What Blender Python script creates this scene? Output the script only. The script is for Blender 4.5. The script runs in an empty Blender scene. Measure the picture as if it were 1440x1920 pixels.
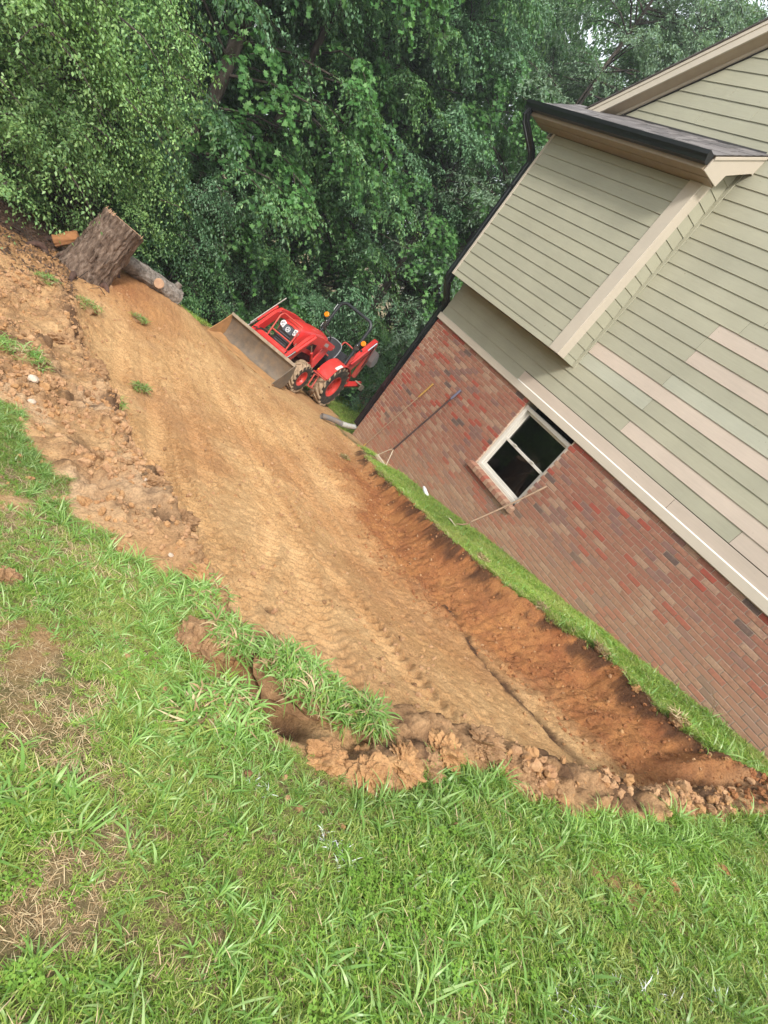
import bpy, bmesh, math, random
import numpy as np
from mathutils import Vector, Matrix

# ------------------------------------------------------------------ camera, light, exposure
scene = bpy.context.scene
COL = scene.collection
RX = (0.6985299, 0.2478078, 0.6713027)      # world X, Y, Z axes seen from the camera (right, down, forward)
RY = (-0.3972626, -0.6459818, 0.6518358)
RZ = (0.5951793, -0.7220102, -0.3527929)
FPX = 1040.0
cam_d = bpy.data.cameras.new('camera')
cam = bpy.data.objects.new('camera', cam_d)
COL.objects.link(cam)
cam.matrix_world = Matrix(((RX[0], -RX[1], -RX[2], 0), (RY[0], -RY[1], -RY[2], 0), (RZ[0], -RZ[1], -RZ[2], 0), (0, 0, 0, 1)))
cam_d.sensor_fit = 'VERTICAL'
cam_d.sensor_height = 24.0
cam_d.lens = 24.0 * FPX / 1920.0
cam_d.clip_start = 0.05
cam_d.clip_end = 2000
scene.camera = cam

SUN_EL, SUN_AZ = math.radians(44), math.radians(213)     # azimuth counted from +Y towards +X
world = bpy.data.worlds.new('World')
scene.world = world
world.use_nodes = True
wn, wl = world.node_tree.nodes, world.node_tree.links
wn.clear()
w_out = wn.new('ShaderNodeOutputWorld')
w_bg = wn.new('ShaderNodeBackground')
w_sky = wn.new('ShaderNodeTexSky')
w_sky.sky_type = 'NISHITA'
w_sky.sun_disc = False
w_sky.sun_elevation = SUN_EL
w_sky.sun_rotation = SUN_AZ
w_sky.air_density = 1.6
w_sky.dust_density = 6.0
w_sky.ozone_density = 1.0
w_mix = wn.new('ShaderNodeMixRGB')                        # thin high cloud over the blue
w_mix.inputs[0].default_value = 0.72
w_mix.inputs[2].default_value = (9.2, 9.6, 10.2, 1)
wl.new(w_sky.outputs[0], w_mix.inputs[1])
wl.new(w_mix.outputs[0], w_bg.inputs[0])
w_bg.inputs[1].default_value = 0.122
wl.new(w_bg.outputs[0], w_out.inputs[0])

sun_d = bpy.data.lights.new('sun', 'SUN')
sun_d.energy = 2.7
sun_d.angle = math.radians(10)
sun_d.color = (1.0, 0.95, 0.88)
sun = bpy.data.objects.new('sun', sun_d)
COL.objects.link(sun)
_sd = Vector((math.sin(SUN_AZ) * math.cos(SUN_EL), math.cos(SUN_AZ) * math.cos(SUN_EL), math.sin(SUN_EL)))
sun.rotation_euler = _sd.to_track_quat('Z', 'Y').to_euler()
scene.view_settings.view_transform = 'Standard'
scene.view_settings.look = 'None'
scene.view_settings.gamma = 1
scene.view_settings.exposure = 0.70
scene.view_settings.use_curve_mapping = False
scene.cycles.max_bounces = 8
scene.cycles.transparent_max_bounces = 12

rnd = random.Random(7)
rng = np.random.default_rng(11)


def project(p):
    """world point -> pixel in the 1440 x 1920 frame (used only to rank pieces by how large they show)."""
    x, y, z = p
    cx = RX[0] * x + RY[0] * y + RZ[0] * z
    cy = RX[1] * x + RY[1] * y + RZ[1] * z
    cz = RX[2] * x + RY[2] * y + RZ[2] * z
    if cz < 0.05:
        return None
    return 720 + FPX * cx / cz, 960 + FPX * cy / cz, cz


# ------------------------------------------------------------------ helpers
def tag(o, label=None, cat=None, group=None, kind=None):
    if label: o['label'] = label
    if cat: o['category'] = cat
    if group: o['group'] = group
    if kind: o['kind'] = kind
    return o


def empty(name, loc=(0, 0, 0), mat=None):
    o = bpy.data.objects.new(name, None)
    COL.objects.link(o)
    if mat is not None:
        o.matrix_world = mat
    else:
        o.location = loc
    o.empty_display_size = 0.1
    return o


def link(name, mesh, parent=None, loc=None):
    o = bpy.data.objects.new(name, mesh)
    COL.objects.link(o)
    if parent: o.parent = parent
    if loc is not None: o.location = loc
    return o


class MB:
    """collects shapes; build() links them as one mesh object"""
    def __init__(s):
        s.v, s.f, s.m = [], [], []

    def add(s, vs, fs, mi=0, M=None):
        b = len(s.v)
        if M is not None:
            vs = [tuple(M @ Vector(v)) for v in vs]
        s.v += [tuple(v) for v in vs]
        s.f += [tuple(b + i for i in f) for f in fs]
        s.m += [mi] * len(fs)

    def box(s, lo, hi, mi=0, M=None):
        x0, y0, z0 = lo; x1, y1, z1 = hi
        s.add([(x0, y0, z0), (x1, y0, z0), (x1, y1, z0), (x0, y1, z0), (x0, y0, z1), (x1, y0, z1), (x1, y1, z1), (x0, y1, z1)],
              [(0, 3, 2, 1), (4, 5, 6, 7), (0, 1, 5, 4), (1, 2, 6, 5), (2, 3, 7, 6), (3, 0, 4, 7)], mi, M)

    def prism(s, poly, a, b, axis=1, mi=0, M=None):
        """polygon in the plane across `axis`, extruded from a to b along it"""
        def P(p, t):
            if axis == 0: return (t, p[0], p[1])
            if axis == 1: return (p[0], t, p[1])
            return (p[0], p[1], t)
        n = len(poly)
        vs = [P(p, a) for p in poly] + [P(p, b) for p in poly]
        fs = [tuple(range(n)), tuple(range(2 * n - 1, n - 1, -1))]
        fs += [(i, i + n, (i + 1) % n + n, (i + 1) % n) for i in range(n)]
        s.add(vs, fs, mi, M)

    def tube(s, pts, r, n=8, mi=0, cap=True, M=None, closed=False):
        pts = [Vector(p) for p in pts]
        rr = r if isinstance(r, (list, tuple)) else [r] * len(pts)
        vs, fs = [], []
        up = None
        N = len(pts)
        for i, p in enumerate(pts):
            if closed: t = pts[(i + 1) % N] - pts[i - 1]
            else: t = pts[min(i + 1, N - 1)] - pts[max(i - 1, 0)]
            t.normalize()
            if up is None:
                up = t.orthogonal().normalized()
            up = (up - t * up.dot(t))
            if up.length < 1e-6: up = t.orthogonal()
            up.normalize()
            sd = t.cross(up)
            for k in range(n):
                a = 2 * math.pi * k / n
                vs.append(p + (up * math.cos(a) + sd * math.sin(a)) * rr[i])
        for i in range(N if closed else N - 1):
            j = (i + 1) % N
            for k in range(n):
                k2 = (k + 1) % n
                fs.append((i * n + k, i * n + k2, j * n + k2, j * n + k))
        if cap and not closed:
            fs.append(tuple(range(n - 1, -1, -1)))
            fs.append(tuple((N - 1) * n + k for k in range(n)))
        s.add(vs, fs, mi, M)

    def lathe(s, prof, n=24, mi=0, M=None, axis='Y', cap=True):
        """prof: (radius, along) pairs revolved about the axis"""
        vs, fs = [], []
        for (r, t) in prof:
            for k in range(n):
                a = 2 * math.pi * k / n
                c, q = r * math.cos(a), r * math.sin(a)
                vs.append((c, t, q) if axis == 'Y' else ((c, q, t) if axis == 'Z' else (t, c, q)))
        for i in range(len(prof) - 1):
            for k in range(n):
                k2 = (k + 1) % n
                fs.append((i * n + k, i * n + k2, (i + 1) * n + k2, (i + 1) * n + k))
        if cap:
            fs.append(tuple(range(n - 1, -1, -1)))
            fs.append(tuple((len(prof) - 1) * n + k for k in range(n)))
        s.add(vs, fs, mi, M)

    def ball(s, c, r, n=10, mi=0, M=None):
        rx, ry, rz = r if isinstance(r, (list, tuple)) else (r, r, r)
        vs, fs = [], []
        for i in range(1, n):
            th = math.pi * i / n
            for k in range(n * 2):
                a = math.pi * k / n
                vs.append((c[0] + rx * math.sin(th) * math.cos(a), c[1] + ry * math.sin(th) * math.sin(a), c[2] + rz * math.cos(th)))
        m = n * 2
        for i in range(n - 2):
            for k in range(m):
                k2 = (k + 1) % m
                fs.append((i * m + k, (i + 1) * m + k, (i + 1) * m + k2, i * m + k2))
        vs += [(c[0], c[1], c[2] + rz), (c[0], c[1], c[2] - rz)]
        t = len(vs) - 2
        for k in range(m):
            k2 = (k + 1) % m
            fs.append((t, k, k2)); fs.append((t + 1, (n - 2) * m + k2, (n - 2) * m + k))
        s.add(vs, fs, mi, M)

    def build(s, name, mats, parent=None, smooth=False, bevel=0, fix=True):
        me = bpy.data.meshes.new(name)
        me.from_pydata(s.v, [], s.f)
        if not isinstance(mats, (list, tuple)): mats = [mats]
        for m in mats: me.materials.append(m)
        if len(mats) > 1:
            me.polygons.foreach_set('material_index', s.m)
        if fix:
            bm = bmesh.new(); bm.from_mesh(me)
            bmesh.ops.recalc_face_normals(bm, faces=bm.faces)
            if bevel:
                es = [e for e in bm.edges if len(e.link_faces) == 2 and e.calc_face_angle(0) > 0.5]
                bmesh.ops.bevel(bm, geom=es, offset=bevel, segments=1, affect='EDGES', clamp_overlap=True)
            bm.to_mesh(me); bm.free()
        if smooth:
            me.polygons.foreach_set('use_smooth', [True] * len(me.polygons))
            if smooth == 'auto':
                me.set_sharp_from_angle(angle=math.radians(40))
        me.update()
        return link(name, me, parent)


def np_mesh(name, verts, faces, mats, smooth=False, midx=None):
    """numpy arrays -> mesh (faces all with the same number of corners, or a list of such arrays)"""
    if not isinstance(faces, list): faces = [faces]
    me = bpy.data.meshes.new(name)
    me.vertices.add(len(verts))
    me.vertices.foreach_set('co', np.ascontiguousarray(verts, dtype=np.float32).ravel())
    loops = np.concatenate([f.ravel() for f in faces]).astype(np.int32)
    tot = np.concatenate([np.full(len(f), f.shape[1]) for f in faces]).astype(np.int32)
    start = np.concatenate([[0], np.cumsum(tot)[:-1]]).astype(np.int32)
    me.loops.add(len(loops)); me.loops.foreach_set('vertex_index', loops)
    me.polygons.add(len(tot)); me.polygons.foreach_set('loop_start', start)
    if smooth: me.polygons.foreach_set('use_smooth', np.ones(len(tot), bool))
    if midx is not None: me.polygons.foreach_set('material_index', np.asarray(midx, np.int32))
    for m in (mats if isinstance(mats, (list, tuple)) else [mats]): me.materials.append(m)
    me.update(calc_edges=True)
    return me


# ------------------------------------------------------------------ noise in numpy
def _hash(ix, iy, seed):
    h = (ix.astype(np.int64) * 374761393 + iy.astype(np.int64) * 668265263 + seed * 1442695041) & 0xFFFFFFFF
    h = ((h ^ (h >> 13)) * 1274126177) & 0xFFFFFFFF
    h = (h ^ (h >> 16)) & 0xFFFFFFFF
    return h / 4294967295.0


def vnoise(x, y, seed=0):
    ix, iy = np.floor(x), np.floor(y)
    fx, fy = x - ix, y - iy
    fx = fx * fx * (3 - 2 * fx); fy = fy * fy * (3 - 2 * fy)
    a = _hash(ix, iy, seed); b = _hash(ix + 1, iy, seed); c = _hash(ix, iy + 1, seed); d = _hash(ix + 1, iy + 1, seed)
    return (a * (1 - fx) + b * fx) * (1 - fy) + (c * (1 - fx) + d * fx) * fy


def fbm(x, y, oct=4, seed=0, gain=0.5):
    t, a, n = 0, 1.0, 0.0
    for i in range(oct):
        c, s_ = math.cos(i * 1.1), math.sin(i * 1.1)
        t = t + a * vnoise((x * c - y * s_) * 2 ** i, (x * s_ + y * c) * 2 ** i, seed + i)
        n += a; a *= gain
    return t / n


def ss(a, b, x):
    t = np.clip((x - a) / (b - a), 0, 1)
    return t * t * (3 - 2 * t)


def lumps(x, y, scale, seed=0):
    """rounded cell lumps (clods): 1 at a cell's middle, 0 at its border"""
    X, Y = x / scale, y / scale
    ix, iy = np.floor(X), np.floor(Y)
    d1 = np.full(X.shape, 9.0)
    hh = np.zeros(X.shape)
    for dx in (-1, 0, 1):
        for dy in (-1, 0, 1):
            jx, jy = ix + dx, iy + dy
            px = jx + 0.15 + 0.7 * _hash(jx, jy, seed); py = jy + 0.15 + 0.7 * _hash(jx, jy, seed + 1)
            d = np.hypot(X - px, Y - py)
            q = _hash(jx, jy, seed + 2)
            hh = np.where(d < d1, q, hh)
            d1 = np.minimum(d1, d)
    return np.sqrt(np.clip(1 - (d1 / 0.75) ** 2, 0, 1)) * (0.25 + 0.75 * hh)


def poly_dist(x, y, poly, closed=False):
    """distance to a polyline and, if closed, a sign (positive inside)"""
    P = np.array(poly, float)
    if closed: P = np.vstack([P, P[:1]])
    best = np.full(x.shape, 1e9)
    inside = np.zeros(x.shape, bool)
    for (ax, ay), (bx, by) in zip(P[:-1], P[1:]):
        dx, dy = bx - ax, by - ay
        t = np.clip(((x - ax) * dx + (y - ay) * dy) / (dx * dx + dy * dy + 1e-12), 0, 1)
        best = np.minimum(best, np.hypot(x - ax - t * dx, y - ay - t * dy))
        if closed:
            c = (ay > y) != (by > y)
            with np.errstate(divide='ignore', invalid='ignore'):
                xi = (bx - ax) * (y - ay) / (by - ay + 1e-15) + ax
            inside ^= c & (x < xi)
    return np.where(inside, best, -best) if closed else best


def poly_coords(x, y, poly):
    """signed sideways offset from, and length along, a polyline"""
    P = np.array(poly, float)
    best = np.full(x.shape, 1e9); lat = np.zeros(x.shape); al = np.zeros(x.shape); s0 = 0.0
    for (ax, ay), (bx, by) in zip(P[:-1], P[1:]):
        dx, dy = bx - ax, by - ay
        L = math.hypot(dx, dy)
        tt = ((x - ax) * dx + (y - ay) * dy) / L
        t = np.clip(tt, 0, L)
        d = np.hypot(x - ax - t * dx / L, y - ay - t * dy / L)
        sg = ((x - ax) * dy - (y - ay) * dx) / L
        m = d < best
        best = np.where(m, d, best); lat = np.where(m, sg, lat); al = np.where(m, s0 + t, al)
        s0 += L
    lat = np.where(np.abs(lat) < best - 1e-9, np.sign(lat + 1e-9) * best, lat)
    return lat, al


def spline(pts, n=8):
    """Catmull-Rom through the points"""
    P = [np.array(p, float) for p in pts]
    P = [2 * P[0] - P[1]] + P + [2 * P[-1] - P[-2]]
    out = []
    for i in range(1, len(P) - 2):
        for k in range(n):
            t = k / n
            out.append(0.5 * ((2 * P[i]) + (-P[i - 1] + P[i + 1]) * t + (2 * P[i - 1] - 5 * P[i] + 4 * P[i + 1] - P[i + 2]) * t * t + (-P[i - 1] + 3 * P[i] - 3 * P[i + 1] + P[i + 2]) * t ** 3))
    out.append(P[-2])
    return out


# ------------------------------------------------------------------ materials
class NT:
    def __init__(s, name):
        s.mat = bpy.data.materials.new(name)
        s.mat.use_nodes = True
        s.t = s.mat.node_tree
        s.n, s.l = s.t.nodes, s.t.links
        s.n.clear()
        s.out = s.n.new('ShaderNodeOutputMaterial')
        s.b = s.n.new('ShaderNodeBsdfPrincipled')
        s.l.new(s.b.outputs[0], s.out.inputs[0])

    def set(s, inp, v):
        i = s.b.inputs[inp] if isinstance(inp, str) else inp
        if hasattr(v, 'links') or isinstance(v, bpy.types.NodeSocket): s.l.new(v, i)
        elif isinstance(v, (tuple, list)): i.default_value = (*v, 1) if len(v) == 3 and i.type == 'RGBA' else v
        else: i.default_value = v

    def noise(s, scale, detail=4, rough=0.6, vec=None, dist=0.0):
        n = s.n.new('ShaderNodeTexNoise')
        n.inputs['Scale'].default_value = scale; n.inputs['Detail'].default_value = detail
        n.inputs['Roughness'].default_value = rough; n.inputs['Distortion'].default_value = dist
        if vec is not None: s.l.new(vec, n.inputs['Vector'])
        return n.outputs['Fac']

    def pos(s, scale=(1, 1, 1), obj=False, rot=(0, 0, 0)):
        if obj:
            c = s.n.new('ShaderNodeTexCoord').outputs['Object']
        else:
            c = s.n.new('ShaderNodeNewGeometry').outputs['Position']
        m = s.n.new('ShaderNodeMapping')
        m.inputs['Scale'].default_value = scale
        m.inputs['Rotation'].default_value = rot
        s.l.new(c, m.inputs['Vector'])
        return m.outputs[0]

    def ramp(s, fac, stops, interp='LINEAR'):
        r = s.n.new('ShaderNodeValToRGB')
        r.color_ramp.interpolation = interp
        e = r.color_ramp.elements
        while len(e) < len(stops): e.new(0.5)
        for i, (p, c) in enumerate(stops):
            e[i].position = p
            e[i].color = (*c, 1) if isinstance(c, (tuple, list)) else (c, c, c, 1)
        s.l.new(fac, r.inputs[0])
        return r.outputs[0]

    def mix(s, f, a, b, mode='MIX'):
        m = s.n.new('ShaderNodeMixRGB'); m.blend_type = mode
        for i, v in ((0, f), (1, a), (2, b)):
            if isinstance(v, bpy.types.NodeSocket): s.l.new(v, m.inputs[i])
            elif isinstance(v, (tuple, list)): m.inputs[i].default_value = (*v, 1)
            else: m.inputs[i].default_value = v if i == 0 else (v, v, v, 1)
        return m.outputs[0]

    def math(s, op, a, b=0.0, clamp=False):
        m = s.n.new('ShaderNodeMath'); m.operation = op; m.use_clamp = clamp
        for i, v in ((0, a), (1, b)):
            if isinstance(v, bpy.types.NodeSocket): s.l.new(v, m.inputs[i])
            else: m.inputs[i].default_value = v
        return m.outputs[0]

    def attr(s, name):
        a = s.n.new('ShaderNodeAttribute'); a.attribute_name = name
        return a.outputs['Fac']

    def island(s):
        return s.n.new('ShaderNodeNewGeometry').outputs['Random Per Island']

    def objrand(s):
        return s.n.new('ShaderNodeObjectInfo').outputs['Random']

    def bump(s, h, strength=0.4, dist=0.01):
        b = s.n.new('ShaderNodeBump')
        b.inputs['Strength'].default_value = strength; b.inputs['Distance'].default_value = dist
        s.l.new(h, b.inputs['Height'])
        s.l.new(b.outputs[0], s.b.inputs['Normal'])
        return b.outputs[0]


def simple(name, col, rough=0.5, metal=0.0, var=0.12, scale=8, bump=0.0, bscale=60, dirt=None, dirt_amt=0.0, coat=0.0):
    m = NT(name)
    c2 = tuple(x * (1 - var * 2) for x in col)
    c = m.mix(m.ramp(m.noise(scale, 5, vec=m.pos(obj=True)), [(0.3, 0.0), (0.7, 1.0)]), col, c2)
    if dirt:
        f = m.math('MULTIPLY', m.ramp(m.noise(scale * 1.7, 6, 0.7, vec=m.pos(obj=True)), [(0.42, 0.0), (0.68, 1.0)]), dirt_amt)
        c = m.mix(f, c, dirt)
    m.set('Base Color', c)
    m.set('Roughness', m.math('ADD', m.math('MULTIPLY', m.noise(scale * 3, vec=m.pos(obj=True)), 0.25), max(rough - 0.12, 0.02)))
    m.set('Metallic', metal)
    if coat: m.set('Coat Weight', coat)
    if bump: m.bump(m.noise(bscale, 4, vec=m.pos(obj=True)), bump, 0.004)
    return m.mat


def leaf_mat(name, stops, trans=0.35, rough=0.5, patch=None, patch_scale=0.5, spec=0.35):
    m = NT(name)
    c = m.ramp(m.island(), stops)
    big = m.ramp(m.noise(0.6, 3, vec=m.pos()), [(0.3, 0.75), (0.7, 1.25)])
    c = m.mix(1.0, c, big, 'MULTIPLY')
    if patch is not None:
        c = m.mix(m.ramp(m.noise(patch_scale, 4, vec=m.pos()), [(0.50, 0.0), (0.66, 0.8)]), c, patch)
    m.set('Base Color', c); m.set('Roughness', rough); m.set('Specular IOR Level', spec)
    tr = m.n.new('ShaderNodeBsdfTranslucent')
    tc = m.mix(1.0, c, (1.25, 1.3, 0.6), 'MULTIPLY')
    m.l.new(tc, tr.inputs[0])
    mx = m.n.new('ShaderNodeMixShader'); mx.inputs[0].default_value = trans
    m.l.new(m.b.outputs[0], mx.inputs[1]); m.l.new(tr.outputs[0], mx.inputs[2])
    m.l.new(mx.outputs[0], m.out.inputs[0])
    return m.mat

# ================================================================== GROUND
LAWN_EDGE = [(0.10, 4.1), (0.47, 3.59), (0.57, 3.35), (0.60, 3.0), (0.68, 2.75), (0.75, 2.52), (0.64, 2.36), (0.80, 2.25), (0.87, 1.98), (1.04, 1.87), (1.16, 1.86), (1.27, 1.76),
             (1.20, 1.62), (1.03, 1.55), (1.00, 1.36), (1.08, 1.20), (1.13, 1.00), (1.27, 0.86), (1.40, 0.73), (1.55, 0.63), (1.80, 0.66), (1.95, 0.76), (2.10, 0.76), (2.30, 0.60),
             (2.45, 0.45), (2.70, 0.38), (3.0, 0.37), (3.25, 0.27), (3.55, 0.23), (4.04, 0.20), (4.9, 0.05), (6.1, -0.15)]
HOUSE_EDGE = [(6.15, -0.1), (5.75, 0.24), (5.45, 0.60), (5.40, 1.05), (5.60, 1.60), (5.62, 1.95), (5.45, 2.40), (5.30, 2.83), (5.27, 3.36), (5.23, 3.81), (5.38, 4.56), (5.52, 5.27), (5.62, 6.0), (5.78, 6.7),
              (6.15, 7.5), (6.1, 8.1), (6.4, 8.9), (7.2, 9.8), (7.9, 11.0), (7.6, 11.9)]
FAR_EDGE = [(6.2, 12.2), (4.6, 12.0), (4.2, 11.4), (3.6, 10.3), (2.6, 9.9), (2.1, 9.7), (1.6, 9.3), (0.9, 9.0), (0.3, 8.9), (-1.0, 8.6), (-2.0, 7.5), (-1.4, 6.0), (-0.6, 5.0)]
DIRT = LAWN_EDGE + HOUSE_EDGE + FAR_EDGE
PAD_LEFT = [(1.15, 9.2), (1.15, 7.6), (1.20, 6.4), (1.22, 5.3), (1.24, 4.4), (1.24, 3.2), (1.28, 2.5), (1.32, 1.95), (1.42, 1.5), (1.75, 1.15), (2.36, 0.98), (2.9, 0.72), (3.6, 0.50), (4.9, 0.30), (5.6, 0.25)]
TOE_RIGHT = [(4.9, 8.4), (4.95, 6.5), (4.80, 4.8), (4.55, 3.6), (4.50, 2.73), (4.30, 1.9), (4.24, 1.22), (4.05, 0.85), (4.2, 0.5)]
T_O = np.array([6.7589, 11.5018, -3.7667])               # tractor: ground under its rear axle, and its axes
T_F = np.array([-0.81448, -0.55300, 0.17552]); T_L = np.array([0.56658, -0.82324, 0.03543]); T_U = np.array([0.12490, 0.12830, 0.98384])


def lawn_z(x, y):
    x = np.asarray(x, float); y = np.asarray(y, float)
    ye = np.where(y > 16, 16 + 12 * np.tanh((y - 16) / 12), y)
    ye = np.where(ye < -4, -4 + 4 * np.tanh((ye + 4) / 4), ye)
    z = -1.3 - 0.225 * ye + 0.13 * np.clip(7 - x, 0, 8) * ss(6, 11, y) * (1 - 0.8 * ss(13, 22, y))
    d = poly_dist(x, y, [(2.3, 9.4), (3.5, 9.9)])
    z = z + 0.27 * np.exp(-d * d / (2 * 0.62 ** 2))
    z = z + 0.03 * (fbm(x * 0.9, y * 0.9, 3, 5) - 0.5)
    # level to the plane the tractor stands on
    pz = T_O[2] - (T_U[0] * (x - T_O[0]) + T_U[1] * (y - T_O[1])) / T_U[2]
    lx = (x - T_O[0]) * T_F[0] + (y - T_O[1]) * T_F[1]; ly = (x - T_O[0]) * T_L[0] + (y - T_O[1]) * T_L[1]
    w = ss(2.4, 0.6, np.hypot(np.clip(np.abs(lx - 1.2) - 1.4, 0, None), np.clip(np.abs(ly) - 0.6, 0, None)) + 0.0 * x + 0.5)
    return z * (1 - w) + pz * w


def pad_depth(x, y):
    d = poly_dist(x, y, DIRT, True)
    dl = poly_dist(x, y, LAWN_EDGE + [(6.1, -0.15)])
    dt = poly_dist(x, y, PAD_LEFT)
    side = poly_dist(x, y, PAD_LEFT + [(5.0, 0.6)] + HOUSE_EDGE[2:17] + [(5.4, 9.4), (4.6, 9.0), (2.4, 8.8)], True)
    amt = (0.36 + 0.16 * ss(2.6, 4.4, x) * ss(6.5, 3.0, y)) * ss(9.2, 3.5, y) * (0.75 + 0.25 * ss(0.5, 2.5, y))
    left = ss(-0.10, 0.22, side)
    dr = poly_dist(x, y, HOUSE_EDGE)
    wr = 0.10 + 0.68 * ss(6.0, 1.8, y)
    right = ss(0.0, 1.0, dr / wr)
    stp = 0.40 + 0.25 * fbm(x * 1.5, y * 1.5, 2, 83)
    right = stp * ss(0.0, 0.11, dr + 0.05 * (fbm(x * 6, y * 6, 3, 84) - 0.5)) + (1 - stp) * right
    inside = ss(-0.02, 0.05, d)
    return amt * np.minimum(left, 1) * right * inside, d, side, dr


TRACKS = [([(2.05, 5.2), (1.95, 4.2), (1.95, 3.3), (1.90, 2.6)], 0.12), ([(3.3, 4.6), (2.95, 3.6), (2.62, 2.9), (2.15, 2.1), (1.95, 1.75)], 0.13),
          ([(2.25, 7.6), (2.10, 5.8), (1.86, 4.5), (1.74, 3.7), (1.69, 2.9), (1.62, 2.2)], 0.13),
          ([(3.0, 4.6), (2.72, 3.75), (2.35, 3.05), (1.97, 2.5), (1.72, 2.1), (1.60, 1.75)], 0.13),
          ([(3.05, 5.5), (2.98, 4.2), (2.80, 3.2), (2.50, 2.35), (2.33, 1.75), (2.28, 1.45)], 0.15),
          ([(3.75, 7.8), (3.80, 5.6), (3.80, 3.45), (3.66, 2.47), (3.45, 1.6), (3.35, 1.1)], 0.15),
          ([(2.65, 8.2), (2.62, 6.9), (2.45, 5.2), (2.28, 4.2)], 0.13),
          ([(4.25, 8.4), (4.22, 6.2), (4.18, 4.4), (4.10, 3.2), (3.95, 2.2), (3.85, 1.5)], 0.14),
          ([(3.2, 8.6), (3.28, 6.6), (3.25, 5.0), (3.15, 3.9), (3.12, 2.8), (2.95, 1.8), (2.9, 1.2)], 0.14),
          ([(4.9, 9.2), (4.6, 7.2), (4.5, 5.6), (4.35, 4.6)], 0.14),
          ([(5.5, 9.9), (4.1, 8.2), (3.5, 6.4), (3.4, 5.2)], 0.12),
          ([(1.95, 8.0), (1.80, 6.6), (1.62, 5.2), (1.60, 4.2), (1.64, 3.4)], 0.11)]


def rough_zone(x, y, d, side):
    """1 where loose clods lie: the banks at the lawn's edge, the front lip, the bank top at the left"""
    dp = poly_dist(x, y, PAD_LEFT)
    z = np.exp(-(dp / 0.17) ** 2) * ss(9.0, 7.5, y)
    front = np.exp(-(poly_dist(x, y, [(1.75, 0.82), (2.2, 0.85), (2.8, 0.6), (3.6, 0.42), (4.8, 0.22), (5.8, 0.1)]) / 0.25) ** 2)
    left2 = 0.85 * ss(1.35, 1.10, x) * ss(1.9, 2.6, y) * ss(9.2, 8.0, y) * (0.35 + 0.65 * ss(0.44, 0.60, fbm(x * 1.9, y * 1.5, 3, 81)))
    return np.clip(np.maximum(np.maximum(z, front * 1.1), left2), 0, 1) * ss(-0.05, 0.05, d)


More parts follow.
